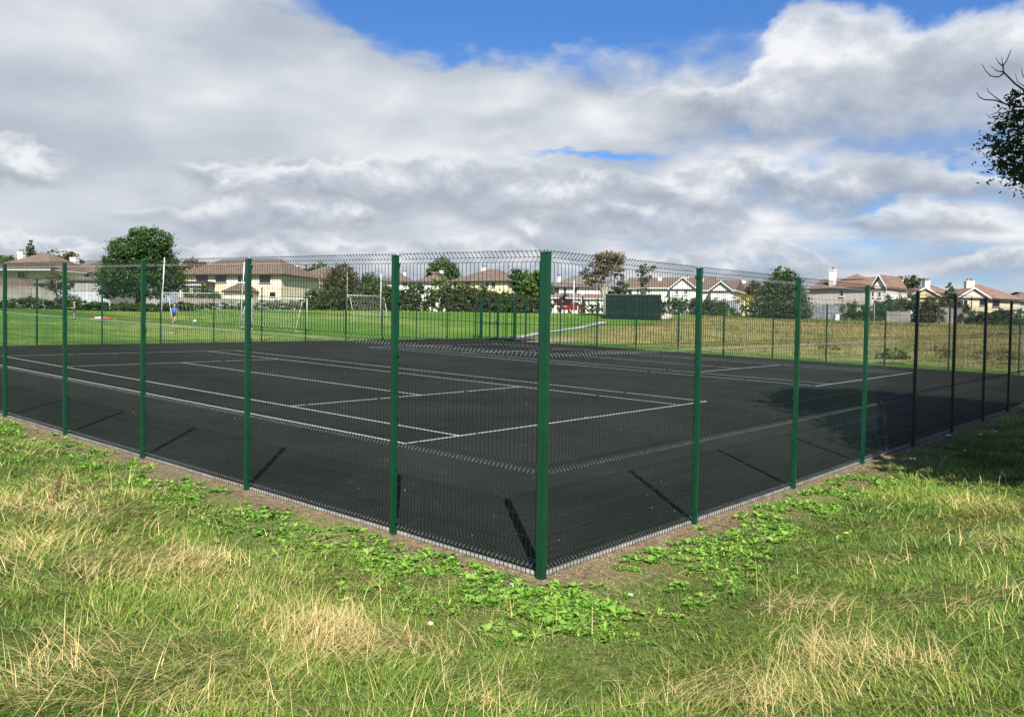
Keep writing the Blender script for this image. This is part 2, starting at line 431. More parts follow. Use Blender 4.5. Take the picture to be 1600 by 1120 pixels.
# ------------------------------------------------------------------ mesh fence
material('green_powder_coat', (0.0015, 0.033, 0.0145), 0.35, var=0.12, scale=3.0, spec=0.5)
def wire_material():
    m = material('green_wire', (0.002, 0.012, 0.0075), 0.36, spec=0.62); return m
wire_material()
HF = 3.02
def panel_mesh(width, name, slope=0.0):
    """folded wire panel in local x (0..width), y = inwards, z up"""
    nv = max(2, int(round(width/0.055))); r = 0.0031
    zs = [-0.03, 0.05, 0.09, 0.13, 0.93, 0.98, 1.03, 2.02, 2.07, 2.12, 2.90, 2.95, 3.0, 3.015]
    fold = {0.09: .052, 0.98: .052, 2.07: .052, 2.95: .052}
    raw = [np.array((fold.get(z, 0.0), z)) for z in zs]; prof = [raw[0]]
    for k in range(1, len(raw)-1):                      # tight radius at every bend
        for q in (raw[k-1], raw[k+1]):
            d_ = q-raw[k]; l_ = np.linalg.norm(d_); prof.append(raw[k]+d_/l_*min(.007, l_*.3))
    prof.append(raw[-1])
    n = 4; P = np.array(prof); V = []; Fq = []
    ang = (np.arange(n)+.5)*2*np.pi/n
    # tangent frames along the profile
    T = np.zeros_like(P); T[1:-1] = P[2:]-P[:-2]; T[0] = P[1]-P[0]; T[-1] = P[-1]-P[-2]
    for a in range(1, len(P)-1):                        # straight runs keep a straight tangent right up to the bend
        u1 = P[a]-P[a-1]; u2 = P[a+1]-P[a]; T[a] = u1 if np.linalg.norm(u1) > np.linalg.norm(u2) else u2
    T /= np.linalg.norm(T, axis=1)[:, None]; N = np.stack([T[:, 1], -T[:, 0]], -1)
    ring = np.zeros((len(P), n, 3))
    for k in range(n):
        ring[:, k, 0] = r*np.cos(ang[k]); ring[:, k, 1] = P[:, 0]+N[:, 0]*r*np.sin(ang[k]); ring[:, k, 2] = P[:, 1]+N[:, 1]*r*np.sin(ang[k])
    base = ring.reshape(-1, 3)
    q = []
    for a in range(len(P)-1):
        for k in range(n): q.append((a*n+k, a*n+(k+1) % n, (a+1)*n+(k+1) % n, (a+1)*n+k))
    q = np.array(q)
    xs = np.linspace(0.0, width, nv+1)
    for a, x in enumerate(xs):
        V.append(base+np.array([x, 0, 0])); Fq.append(q+a*len(base))
    off = sum(len(v) for v in V)
    hs = [-0.02, .05, .13, .33, .53, .73, .93, 1.03, 1.22, 1.42, 1.62, 1.82, 2.02, 2.12, 2.32, 2.51, 2.71, 2.90, 3.0]
    hw = [(0.0045, z) for z in hs]+[(0.052+.0045, z) for z in (0.09, .98, 2.07, 2.95)]
    for y, z in hw:
        v = [(x, y+.0033*math.cos(t), z+.0033*math.sin(t)) for x in (0.0, width) for t in ang]
        V.append(np.array(v)); Fq.append(np.array([(off+k, off+(k+1) % n, off+n+(k+1) % n, off+n+k) for k in range(n)])); off += 2*n
    V = np.vstack(V); V[:, 2] += slope*V[:, 0]                   # follows the fall of the court, wires stay upright
    return np_mesh(name, V, np.vstack(Fq), MAT['green_wire'], smooth=True)
def post_mesh(w, h=HF):
    bm = bmesh.new(); bmesh.ops.create_cube(bm, size=1.0)
    bmesh.ops.scale(bm, vec=(w, w, h+.06), verts=bm.verts); bmesh.ops.translate(bm, vec=(0, 0, (h-.06)/2), verts=bm.verts)
    bmesh.ops.bevel(bm, geom=[e for e in bm.edges if abs(e.verts[0].co.z-e.verts[1].co.z) > 1], offset=0.006, segments=2, affect='EDGES')
    me = bpy.data.meshes.new('post'); bm.to_mesh(me); bm.free(); me.materials.append(MAT['green_powder_coat']); return me
def cap_mesh(w):
    return MB().add([(-w/2-.003, -w/2-.003, HF), (w/2+.003, -w/2-.003, HF), (w/2+.003, w/2+.003, HF), (-w/2-.003, w/2+.003, HF),
                     (-w/2, -w/2, HF+.012), (w/2, -w/2, HF+.012), (w/2, w/2, HF+.012), (-w/2, w/2, HF+.012)],
                    [(3, 2, 1, 0), (4, 5, 6, 7), (0, 1, 5, 4), (1, 2, 6, 5), (2, 3, 7, 6), (3, 0, 4, 7)]).mesh('post_cap', MAT['green_powder_coat'])
POST, CAP = post_mesh(0.062), cap_mesh(0.062)
POSTC, CAPC = post_mesh(0.078), cap_mesh(0.078)
CLIP = MB().box(-.018, .018, -.012, .014, -.022, .022).box(-.006, .006, -.02, -.012, -.006, .006).mesh('clip', MAT['green_powder_coat'])
CLIPZ = (0.13, 0.70, 1.27, 1.93, 2.50, 2.88)
PANELS = {}
def fence(name, pts, inward, label, corner_first=False, corner_last=False, omit=()):
    """pts: post positions in order; inward: unit vector to the court"""
    root = tag(empty(name, (pts[0][0], pts[0][1], plane(*pts[0]))), label, 'fence')
    z0 = plane(*pts[0])
    for k, (x, y) in enumerate(pts):
        build = k not in omit
        c = (k == 0 and corner_first) or (k == len(pts)-1 and corner_last)
        lx, ly, lz = x-pts[0][0], y-pts[0][1], plane(x, y)-z0
        if build:
            p = share('post', POSTC if c else POST, root, (lx, ly, lz-.045))
            p.rotation_euler = (random.uniform(-.004, .004), random.uniform(-.004, .004), 0)
            share('post_cap', CAPC if c else CAP, p)
        hw = .046 if c else .038
        d = np.array([pts[-1][0]-pts[0][0], pts[-1][1]-pts[0][1]]); d = d/np.linalg.norm(d)
        for z in (CLIPZ if build else ()):
            for sgn in ((1,) if k == 0 else (-1,)):
                share('clip', CLIP, p, (d[0]*hw*sgn+inward[0]*.012, d[1]*hw*sgn+inward[1]*.012, z+.045), math.atan2(d[1], d[0]))
        if k == len(pts)-1: continue
        x2, y2 = pts[k+1]; w = math.hypot(x2-x, y2-y); dx_, dy_ = (x2-x)/w, (y2-y)/w
        w2 = round(w-0.07, 3)
        left = dx_*inward[1]-dy_*inward[0]                       # local +y must point inwards
        if left > 0: a, b = (x+dx_*.035, y+dy_*.035), math.atan2(dy_, dx_)
        else: a, b = (x2-dx_*.035, y2-dy_*.035), math.atan2(-dy_, -dx_)
        sl = SX*math.cos(b)+SY*math.sin(b); key = (w2, round(sl, 4))
        if key not in PANELS: PANELS[key] = panel_mesh(w2, 'wire_panel', sl)
        share('wire_panel', PANELS[key], root, (a[0]-pts[0][0]+inward[0]*.018, a[1]-pts[0][1]+inward[1]*.018, plane(*a)-z0), b)
    return root
dl, dr = 2.8875, 2.8743
lp = [(X0, Y0), (X0, Y0+2.061)]+[(X0, Y0+2.061+dl*k) for k in range(1, 12)]+[(X0, Y1)]
fence('wire_fence', lp, (1, 0), 'tall green folded wire fence with short first panel beside the corner post', corner_first=True)
rp = [(X0+dr*k, Y0) for k in range(0, 13)]+[(X1, Y0)]
fence('wire_fence', rp, (0, 1), 'tall green folded wire fence running from the corner post into the tree shade', omit=(0,), corner_last=True)
fl = [(X0, Y1)]+[(4.872+dl*k, Y1) for k in range(-2, 10)]+[(X1, Y1)]
ffl = fence('wire_fence', fl, (0, -1), 'distant green wire fence along the football field side of the courts', omit=(0,), corner_last=True)
GATE_A, GATE_B = 29.65, 26.47
fr = [(X1, Y0)]+[(X1, 22.597-dl*k) for k in range(9, -1, -1)]+[(X1, 25.484)]
fence('wire_fence', fr, (-1, 0), 'distant green wire fence along the dry meadow side of the courts', omit=(0,))
# ------------------------------------------------------------------ gate in the far corner
def gate():
    z0 = plane(X1, GATE_A); root = tag(empty('double_gate', (X1, GATE_A, z0)), 'green double gate with latch standing in the far corner of the fence', 'gate')
    def zz(y): return plane(X1, y)-z0
    for y in (GATE_A, GATE_B):
        p = MB().box(-.06, .06, -.06, .06, -.05, HF+.02).build('gate_post', MAT['green_powder_coat'], root, loc=(0, y-GATE_A, zz(y)))
        MB().box(-.11, .11, -.11, .11, -.01, .012).build('base_plate', MAT['green_powder_coat'], p)
        MB().tube([(-.10, .0, .35), (-.10, .0, .47)], .018, 8).build('hinge', MAT['green_powder_coat'], p)
        MB().tube([(-.10, .0, 2.5), (-.10, .0, 2.62)], .018, 8).build('hinge', MAT['green_powder_coat'], p)
    mid = (GATE_A+GATE_B)/2
    for ya, yb in ((GATE_A-.10, mid+.015), (mid-.015, GATE_B+.10)):
        w = abs(ya-yb); s = -1
        leaf = MB()
        leaf.box(-.03, .03, -.06, 0, .06, 2.86).box(-.03, .03, -w, -w+.06, .06, 2.86)
        for z in (.06, 1.02, 2.80): leaf.box(-.026, .026, -w+.06, -.06, z, z+.06)
        leaf.box(-.026, .026, -w/2-.025, -w/2+.025, .12, 2.80)
        g = leaf.build('gate_leaf', MAT['green_powder_coat'], root, loc=(0, ya-GATE_A, zz(ya)))
        m = MB()
        for k in range(1, 28):
            y = -w*k/28
            if abs(y+w/2) > .04: m.tube([(0, y, .1), (0, y, 2.82)], .0028, 3, False)
        m.build('infill_wire', MAT['green_wire'], g)
    MB().box(-.09, -.035, -.10, .10, 1.08, 1.28).build('latch_box', MAT['green_powder_coat'], root, loc=(0, mid-GATE_A, zz(mid)))
    MB().tube([(-.10, -.02, 1.18), (-.16, -.02, 1.18), (-.16, -.16, 1.18)], .014, 6).build('latch_handle', MAT['green_powder_coat'], root, loc=(0, mid-GATE_A, zz(mid)))
gate()
def filler(ya, yb, label):
    root = tag(empty('fence_infill', (X1, ya, plane(X1, ya))), label, 'fence')
    w = abs(ya-yb); k = round(w, 3)
    o = share('wire_panel', panel_mesh(k, 'wire_panel', -SY), root, (-.018, 0, 0), -math.pi/2)
    return root
filler(Y1-.05, GATE_A+.07, 'narrow strip of wire mesh between the far corner post and the gate')
filler(GATE_B-.07, 25.484+.04, 'short wire mesh panel on the path side of the gate')

# ------------------------------------------------------------------ path leaving the gate
material('path_tarmac', (0.045, 0.046, 0.047), 0.85, var=0.15, scale=2.0, bump=0.3, bscale=50)
material('path_chippings', (0.26, 0.25, 0.23), 0.9, var=0.15, scale=1.5, bump=0.3, bscale=50)
def ribbon(name, cl, wl, wr, mat, lift, kind='structure', thick=0.0):
    """strip along a centre line of (x,y); follows the ground"""
    cl = np.array(cl, float); n = 60
    t = np.linspace(0, len(cl)-1, n); P = np.stack([np.interp(t, np.arange(len(cl)), cl[:, k]) for k in (0, 1)], -1)
    for _ in range(6): P[1:-1] = (P[:-2]+P[1:-1]*2+P[2:])/4
    T = np.gradient(P, axis=0); T /= np.linalg.norm(T, axis=1)[:, None]; N = np.stack([-T[:, 1], T[:, 0]], -1)
    a = P+N*wl; b = P-N*wr
    za = lie(a[:, 0], a[:, 1])+lift; zb = lie(b[:, 0], b[:, 1])+lift
    V = np.vstack([np.c_[a, za], np.c_[b, zb], np.c_[a, za-.25], np.c_[b, zb-.25]])
    F = []
    for k in range(n-1):
        F += [(k, n+k, n+k+1, k+1), (k+1, 2*n+k+1, 2*n+k, k), (n+k, 3*n+k, 3*n+k+1, n+k+1)]
    return tag(np_obj(name, V, np.array(F), mat), kind=kind)
g0 = np.array([X1+.1, (GATE_A+GATE_B)/2]); 
p1 = np.array(at(850, 66)); p2 = np.array(at(905, 72)); p3 = np.array(at(938, 80)); p4 = np.array(at(944, 84))
pc = [g0, g0+[1.6, -.4], (g0+p1)/2+[1.2, .0], p1, p2, p3, p4]
ribbon('path', pc, .75, .15, MAT['path_chippings'], .04)
ribbon('path', [g0, g0+[1.6, -.4], (g0+p1)/2+[1.2, .0], p1, p2, p3], -.15, .45, MAT['path_tarmac'], .055)
quadv = [(X1+.08, GATE_A+.1), (X1+.08, GATE_B-.4), (X1+2.0, GATE_B-.9), (X1+2.2, GATE_A-.6)]
ap = bpy.data.meshes.new('path'); ap.from_pydata([(x, y, hz(x, y)+.085) for x, y in quadv], [], [(0, 1, 2, 3)]); ap.update(); ap.materials.append(MAT['path_tarmac'])
tag(link(bpy.data.objects.new('path', ap)), kind='structure')

# ------------------------------------------------------------------ goals on the field
material('goal_white', (0.46, 0.46, 0.44), 0.5, var=0.1, scale=2.0)
material('net_cord', (0.55, 0.55, 0.53), 0.9)
def goal(label, pa, pb, bar, top, back, lean=(0, 0)):
    """two uprights standing at pa and pb (x,y), net frame behind towards `back`"""
    za, zb = hz(*pa)-.05, hz(*pb)-.05
    root = tag(empty('goal', (pa[0], pa[1], za)), label, 'goal', None)
    A = np.array([0, 0, 0.0]); B = np.array([pb[0]-pa[0], pb[1]-pa[1], zb-za])
    al = B[:2]/np.linalg.norm(B[:2]); bk = np.array([al[1], -al[0]])*back
    ln = np.array([AR[0]*lean[0], AR[1]*lean[0], 0]); r = .036
    tops = []
    for P in (A, B):
        MB().tube([P, P+ln*bar+[0, 0, bar], P+ln*top+[0, 0, top]], [r, r, r*.9], 8).build('upright', MAT['goal_white'], root, smooth=True)
        tops.append(P+ln*bar+np.array([0, 0, bar]))
    MB().tube(tops, r*.9, 8).build('crossbar', MAT['goal_white'], root, smooth=True)
    fr = []
    for P, T in ((A, tops[0]), (B, tops[1])):
        b1 = T+np.array([*(bk*.5), -.25]); b2 = P+np.array([*(bk*1.15), .04])
        MB().tube([T-[0, 0, .06], b1, b2], .022, 6).build('net_support', MAT['goal_white'], root, smooth=True)
        MB().tube([b2, P+[0, 0, .04]], .02, 6).build('ground_bar', MAT['goal_white'], root, smooth=True)
        fr.append((b1, b2))
    net = MB(); n = 22
    for k in range(n+1):
        t = k/n; q0 = tops[0]*(1-t)+tops[1]*t; q1 = fr[0][0]*(1-t)+fr[1][0]*t; q2 = fr[0][1]*(1-t)+fr[1][1]*t
        net.tube([q0, q1-[0, 0, .05*math.sin(math.pi*t)], q2], .004, 3, False)
    for k in range(12):
        t = k/11; q0 = fr[0][0]*(1-t)+fr[0][1]*t; q1 = fr[1][0]*(1-t)+fr[1][1]*t
        net.tube([q0, q1], .004, 3, False)
    net.build('net', MAT['net_cord'], root)
goal('white goal with leaning uprights rising above the crossbar, beside the child in blue', at(250, 51.3), at(375, 57.5), 2.42, 4.55, 1.0, (0.055, 0))
goal('low white goal without tall uprights, next to the leaning one', at(393, 59.5), at(479, 57.2), 2.22, 2.24, 1.0)
goal('narrow white goal with tall straight uprights in front of the hedge', at(541, 72.5), at(594, 75.0), 2.2, 4.2, 1.0)

# ------------------------------------------------------------------ steel container
material('container_green', (0.004, 0.016, 0.012), 0.7, var=0.15, scale=1.2, spec=0.1)
material('container_rim', (0.045, 0.06, 0.055), 0.5, var=0.2, scale=2.0)
def container():
    a = np.array(at(945, 91.2)); b = np.array(at(1031, 90.2)); z = min(hz(*a), hz(*b))+.02
    d = b-a; Lc = np.linalg.norm(d); root = tag(empty('storage_container', (a[0], a[1], z), math.atan2(d[1], d[0])),
        'dark green corrugated steel storage container standing in the long grass', 'container')
    Hc, Wc = 2.75, 2.44
    m = MB(); n = 26
    for side in (0, Wc):
        for k in range(n):                                     # corrugated long sides
            x0, x1 = Lc*k/n, Lc*(k+1)/n; w = x1-x0; sgn = 1 if side == 0 else -1; dp = .04*sgn
            xs = (x0, x0+w*.3, x0+w*.5, x0+w*.8, x1); ys = (side, side, side+dp, side+dp, side)
            for q in range(4):
                m.add([(xs[q], ys[q], .12), (xs[q+1], ys[q+1], .12), (xs[q+1], ys[q+1], Hc-.1), (xs[q], ys[q], Hc-.1)], [(0, 1, 2, 3)])
    m.box(0, .04, .04, Wc-.04, .1, Hc-.1).box(Lc-.04, Lc, .04, Wc-.04, .1, Hc-.1)
    m.build('side_panel', MAT['container_green'], root)
    MB().box(-.02, Lc+.02, -.03, Wc+.03, Hc-.1, Hc).build('roof', MAT['container_rim'], root)
    MB().box(-.02, Lc+.02, -.03, Wc+.03, -.3, .12).build('base_rail', MAT['container_green'], root)
    for x in (-.03, Lc-.09):
        for y in (-.035, Wc-.085): MB().box(x, x+.12, y, y+.12, -.3, Hc+.006).build('corner_post', MAT['container_green'], root)
container()
material('pale_stone', (0.32, 0.29, 0.24), 0.9, var=0.2, scale=4.0)
def rock(name, p, s, label, cat='stone', mat='pale_stone'):
    bm = bmesh.new(); bmesh.ops.create_icosphere(bm, subdivisions=2, radius=1)
    for v in bm.verts: v.co *= 1+.35*(random.random()-.5); v.co.z *= .7; v.co.x *= 1.25
    for v in bm.verts: v.co *= s
    me = bpy.data.meshes.new(name); bm.to_mesh(me); bm.free(); me.materials.append(MAT[mat])
    o = link(bpy.data.objects.new(name, me)); o.location = (p[0], p[1], float(gsurf(*p))+s*.35); o.rotation_euler = (0, 0, random.random()*6)
    return tag(o, label, cat, None)
rock('boulder', at(1035, 93), .42, 'pale boulder at the foot of the green container')
rock('boulder', at(1042, 95), .5, 'larger pale boulder just beyond the green container')

# ------------------------------------------------------------------ houses behind the field
def wall_material(name, col): return material(name, col, 0.9, var=0.06, scale=1.2, bump=0.25, bscale=30)
wall_material('cream_render', (0.58, 0.52, 0.37)); wall_material('white_render', (0.56, 0.545, 0.51)); wall_material('yellow_render', (0.58, 0.50, 0.29))
wall_material('pink_render', (0.40, 0.365, 0.335)); wall_material('grey_render', (0.26, 0.25, 0.24)); wall_material('blue_white_render', (0.40, 0.44, 0.47))
def roof_material(name, c1, c2):
    m = bpy.data.materials.new(name); m.use_nodes = True; t = m.node_tree; X.nt = t; b = t.nodes['Principled BSDF']
    b.inputs['Roughness'].default_value = .85; g = t.nodes.new('ShaderNodeNewGeometry'); P = g.outputs['Position']
    s = t.nodes.new('ShaderNodeSeparateXYZ'); t.links.new(P, s.inputs[0])
    row = X.m('FRACT', X(s.outputs[2])*5.5); n = xnoise(P, 1.4, 5, .7)
    c = xmix(sstep(n, .3, .7), c1, c2); c = xmix(sstep(row, .0, .18)*0.0+(1.0-sstep(row, .0, .22))*0.45, c, tuple(k*.45 for k in c1))
    t.links.new(c, b.inputs['Base Color'])
    bp = t.nodes.new('ShaderNodeBump'); bp.inputs['Strength'].default_value = .6; bp.inputs['Distance'].default_value = .04
    t.links.new(row.v, bp.inputs['Height']); t.links.new(bp.outputs[0], b.inputs['Normal']); MAT[name] = m
roof_material('brown_tiles', (0.075, 0.052, 0.038), (0.125, 0.088, 0.063)); roof_material('red_tiles', (0.10, 0.060, 0.044), (0.155, 0.098, 0.07))
roof_material('grey_tiles', (0.08, 0.072, 0.062), (0.135, 0.118, 0.10))
material('dark_fascia', (0.035, 0.028, 0.024), .6); material('white_trim', (0.48, 0.48, 0.465), .5); material('brown_frame', (0.045, 0.03, 0.022), .5)
material('window_glass', (0.012, 0.016, 0.02), .08, spec=.8); material('net_curtain', (0.45, 0.46, 0.46), .3); material('chimney_pot', (0.13, 0.06, 0.045), .8)
material('grey_pipe', (0.2, 0.2, 0.2), .5)
class House:
    """front wall runs from photo column a (depth Da) to column b (depth Db); heights are real"""
    def __init__(s, label, a, b, Da, Db, eave_y, wall='cream_render', depth=8.0, cat='house', name='house', ref=None):
        p = ray_at(a, eave_y[0], Da); q = ray_at(b, eave_y[1], Db)
        s.p = p; d = q-p; s.L = math.hypot(d[0], d[1]); s.rz = math.atan2(d[1], d[0]); s.ex = np.array([d[0], d[1], 0])/s.L
        s.ey = np.array([-s.ex[1], s.ex[0], 0]); ze = (p[2]+q[2])/2
        cx, cy = p[:2]+s.ex[:2]*s.L/2
        s.z0 = min(hz(*p[:2]), hz(*q[:2]), hz(*(p[:2]+s.ey[:2]*depth)))-.2; s.H = ze-s.z0; s.depth = depth
        s.o = np.array([p[0], p[1], s.z0]); s.wallm = wall
        s.root = tag(empty(name, s.o, s.rz), label, cat)
    def loc(s, px, py, yplane=0.0):
        """photo pixel -> local x,z on the plane y = yplane of this house"""
        v = AF+AR*(px-800)/FPX-AU*(py-560)/FPX
        t = (np.dot(s.o+s.ey*yplane-CAM, s.ey))/np.dot(v, s.ey); P = CAM+v*t-s.o
        return float(np.dot(P, s.ex)), float(P[2])
    def walls(s, x0=0.0, x1=None, y0=0.0, y1=None, h=None, mat=None):
        x1 = s.L if x1 is None else x1; y1 = s.depth if y1 is None else y1
        return MB().box(x0, x1, y0, y1, 0, h or s.H).build('wall', MAT[mat or s.wallm], s.root)
    def roof(s, kind, rise, x0=0.0, x1=None, y0=0.0, y1=None, zb=None, mat='brown_tiles', ov=.4, inset=None, fascia='dark_fascia', rx=None):
        x1 = s.L if x1 is None else x1; y1 = s.depth if y1 is None else y1; zb = s.H if zb is None else zb
        X0_, X1_, Y0_, Y1_ = x0-ov, x1+ov, y0-ov, y1+ov; t = .12; zb += .02
        if kind == 'hip':
            ym = (Y0_+Y1_)/2; i_ = inset if inset is not None else (Y1_-Y0_)/2
            ra, rb = rx if rx else (X0_+i_, X1_-i_)
            top = [(X0_, Y0_, zb), (X1_, Y0_, zb), (X1_, Y1_, zb), (X0_, Y1_, zb), (ra, ym, zb+rise), (rb, ym, zb+rise)]
            fs = [(0, 1, 5, 4), (1, 2, 5), (2, 3, 4, 5), (3, 0, 4), (3, 2, 1, 0)]
        elif kind == 'gable':                     # ridge along the front
            ym = (Y0_+Y1_)/2
            top = [(X0_, Y0_, zb), (X1_, Y0_, zb), (X1_, Y1_, zb), (X0_, Y1_, zb), (X0_, ym, zb+rise), (X1_, ym, zb+rise)]
            fs = [(0, 1, 5, 4), (1, 2, 5), (2, 3, 4, 5), (3, 0, 4), (3, 2, 1, 0)]
        else:                                     # 'front': gable end faces the field
            xm = (X0_+X1_)/2
            top = [(X0_, Y0_, zb), (X1_, Y0_, zb), (X1_, Y1_, zb), (X0_, Y1_, zb), (xm, Y0_, zb+rise), (xm, Y1_, zb+rise)]
            fs = [(0, 4, 5, 3), (4, 1, 2, 5), (3, 2, 1, 0), (2, 3, 5)]
        o = MB().add(top, fs).build('roof', MAT[mat], s.root)
        if kind == 'front':
            xm = (x0+x1)/2; zz = zb+rise-(rise*ov/((X1_-X0_)/2))
            MB().add([(x0, y0-.003, zb), (x1, y0-.003, zb), (xm, y0-.003, zz-.05), (x0, y0+.25, zb), (x1, y0+.25, zb), (xm, y0+.25, zz-.05)],
                     [(0, 1, 2), (3, 5, 4), (0, 2, 5, 3), (1, 4, 5, 2)]).build('gable_wall', MAT[s.wallm], s.root)
            xm = (X0_+X1_)/2; w_ = .16
            for xa in (X0_, X1_):
                MB().add([(xa, Y0_-.05, zb-w_), (xm, Y0_-.05, zb+rise-w_), (xm, Y0_-.05, zb+rise+.03), (xa, Y0_-.05, zb+.03),
                          (xa, Y0_+.05, zb-w_), (xm, Y0_+.05, zb+rise-w_), (xm, Y0_+.05, zb+rise+.03), (xa, Y0_+.05, zb+.03)],
                         [(0, 1, 2, 3), (7, 6, 5, 4), (0, 4, 5, 1), (2, 6, 7, 3)]).build('barge_board', MAT['white_trim'], o)
        else:
            MB().box(X0_, X1_, Y0_-.04, Y0_, zb-.17, zb-.004).build('fascia', MAT[fascia], o)
            MB().box(X0_-.04, X0_, Y0_, Y1_, zb-.17, zb-.004).build('fascia', MAT[fascia], o); MB().box(X1_, X1_+.04, Y0_, Y1_, zb-.17, zb-.004).build('fascia', MAT[fascia], o)
        return o
    def window(s, a, b, t, u, frame='white_trim', yplane=0.0, pane='window_glass', mull=1):
        x0, z1 = s.loc(a, t, yplane); x1, z0 = s.loc(b, u, yplane)
        return s.win(x0, x1, z0, z1, frame, yplane, pane, mull)
    def win(s, x0, x1, z0, z1, frame='white_trim', y=0.0, pane='window_glass', mull=1):
        f = .07; m = MB(); w = x1-x0
        m.box(x0, x0+f, y-.05, y+.02, z0, z1).box(x1-f, x1, y-.05, y+.02, z0, z1).box(x0+f, x1-f, y-.05, y+.02, z0, z0+f).box(x0+f, x1-f, y-.05, y+.02, z1-f, z1)
        for k in range(mull): xx = x0+w*(k+1)/(mull+1); m.box(xx-.025, xx+.025, y-.045, y+.02, z0+f, z1-f)
        o = m.build('window', MAT[frame], s.root)
        MB().box(x0+f*.5, x1-f*.5, y-.02, y+.03, z0+f*.5, z1-f*.5).build('pane', MAT[pane], o)
        MB().box(x0-.08, x1+.08, y-.14, y-.003, z0-.10, z0-.005).build('sill', MAT['white_trim' if frame == 'white_trim' else 'grey_render'], o)
        return o
    def chimney(s, a, b, top, yplane, mat='white_render', zbase=None, pots=2):
        x0, z1 = s.loc(a, top, yplane); x1, _ = s.loc(b, top, yplane)
        o = MB().box(x0, x1, yplane, yplane+.7, zbase if zbase is not None else s.H-.3, z1).box(x0-.06, x1+.06, yplane-.06, yplane+.76, z1, z1+.12).build('chimney', MAT[mat], s.root)
        for k in range(pots):
            xx = x0+(x1-x0)*(k+.5)/pots
            MB().tube([(xx, yplane+.35, z1+.12), (xx, yplane+.35, z1+.5)], [.12, .10], 8).build('chimney_pot', MAT['chimney_pot'], o)
        return o
    def door(s, a, b, t, u, mat='white_trim'):
        x0, z1 = s.loc(a, t); x1, z0 = s.loc(b, u)
        d = MB().box(x0, x1, -.05, .02, z0, z1).build('door', MAT[mat], s.root); MB().box(x1-.18, x1-.1, -.09, -.05, z0+1.0, z0+1.06).build('handle', MAT['grey_pipe'], d)

# far left: cream house with broad hipped roof
h = House('cream house with broad hipped roof and pale chimney behind the grey boundary wall', -24, 81, 116, 114, (420.5, 421.5), depth=10)
h.walls(); h.roof('hip', 2.6, mat='brown_tiles', fascia='white_trim', ov=.5, inset=5.2)
x_, z_ = h.loc(30, 412, -1.0)
MB().add([(-.8, -1.3, h.H-.05), (h.L+.9, -1.3, h.H-.05), (h.L+.5, .3, h.H+.85), (-.5, .3, h.H+.85)], [(0, 1, 2, 3), (3, 2, 1, 0)]).build('lower_roof', MAT['grey_tiles'], h.root)
MB().box(-.8, h.L+.9, -1.36, -1.3, h.H-.22, h.H-.06).build('fascia', MAT['white_trim'], h.root)
h.window(28, 40, 424.5, 435); h.window(54, 78, 437, 444, pane='net_curtain', mull=2); h.chimney(27, 35, 395, 3.5)
MB().tube([(h.loc(42, 420)[0], -.1, h.loc(42, 455)[1]), (h.loc(42, 420)[0], -.1, h.H)], .05, 6).build('drain_pipe', MAT['white_trim'], h.root)
h = House('white house with two brown framed upper windows between cream house and sycamore', 96, 176, 122, 119, (425, 427), 'white_render', depth=9)
h.walls(); h.roof('hip', 2.4, inset=5.0); h.window(110.5, 116.5, 429, 437, 'brown_frame', mull=0); h.window(124, 129.5, 430, 437, 'brown_frame', mull=0)
h.chimney(109, 118, 403.5, 2.5, pots=1); h.window(135, 139, 429.5, 434, 'brown_frame', mull=0)
# garden buildings in front of them
h = House('low garage with brown hipped roof beside the cream house', -60, 50, 98, 96, (448, 447), 'grey_render', depth=5, cat='garage', name='garage'); h.walls()
h.roof('hip', 1.15, mat='brown_tiles', ov=.35, rx=(h.L*.2, h.L*.55))
h = House('grey flat topped outbuilding behind the pale wall', 103, 168, 95, 94, (437.5, 438), 'grey_render', depth=5, cat='outbuilding', name='outbuilding'); h.walls(); h.roof('gable', .5, mat='grey_tiles', ov=.15)
h = House('dark roofed shed beyond the grey wall', 56, 88, 97, 96.5, (443, 443), 'grey_render', depth=4, cat='shed', name='shed'); h.walls(); h.roof('gable', .7, mat='grey_tiles', ov=.2)

# long cream house with four dark windows
h = House('long cream house with hipped brown roof and row of dark upper windows', 281, 439, 112, 108, (426.5, 430.5), 'cream_render', depth=10)
h.walls(); h.roof('hip', 2.35, ov=.5, inset=3.6)
h.window(307, 325, 428.5, 441, 'brown_frame'); h.window(337, 353.5, 429.5, 441, 'brown_frame'); h.window(371, 385, 429.5, 441.5, 'white_trim'); h.window(405.5, 422.5, 430.5, 442, 'brown_frame', mull=2)
h.window(422, 430.5, 456.5, 463.5, 'brown_frame', mull=0)
xa, za = h.loc(350, 455, -1.6); xb, _ = h.loc(391, 455, -1.6)
h.walls(xa, xb, -1.6, -.003, za); h.roof('hip', .95, xa, xb, -1.6, .6, za, inset=1.4, ov=.25)
xa, za = h.loc(283, 446, -1.8); xb, _ = h.loc(321, 446, -1.8)
h.walls(xa, xb, -1.8, -.003, za, 'grey_render'); MB().box(xa-.2, xb+.2, -2.0, -.004, za, za+.55).build('flat_roof', MAT['dark_fascia'], h.root); MB().box(xa-.22, xb+.22, -2.05, -2.0, za-.05, za+.16).build('fascia', MAT['white_trim'], h.root)
h = House('white house with tall chimney next to the dark bushes', 452, 487, 122, 121, (435, 436), 'white_render', depth=9)
h.walls(0, h.L+1.6); h.roof('hip', 2.0, 0, h.L+3.5, inset=3.5, ov=.4); h.window(466, 474.5, 438.5, 446.5, 'brown_frame'); h.window(480, 486, 438.5, 446.5, 'brown_frame', mull=0)
h.walls(h.L, h.L+1.7, -1.6, 0.5, h.H-.1, 'cream_render'); h.chimney(459.5, 465.5, 416, 2.2)
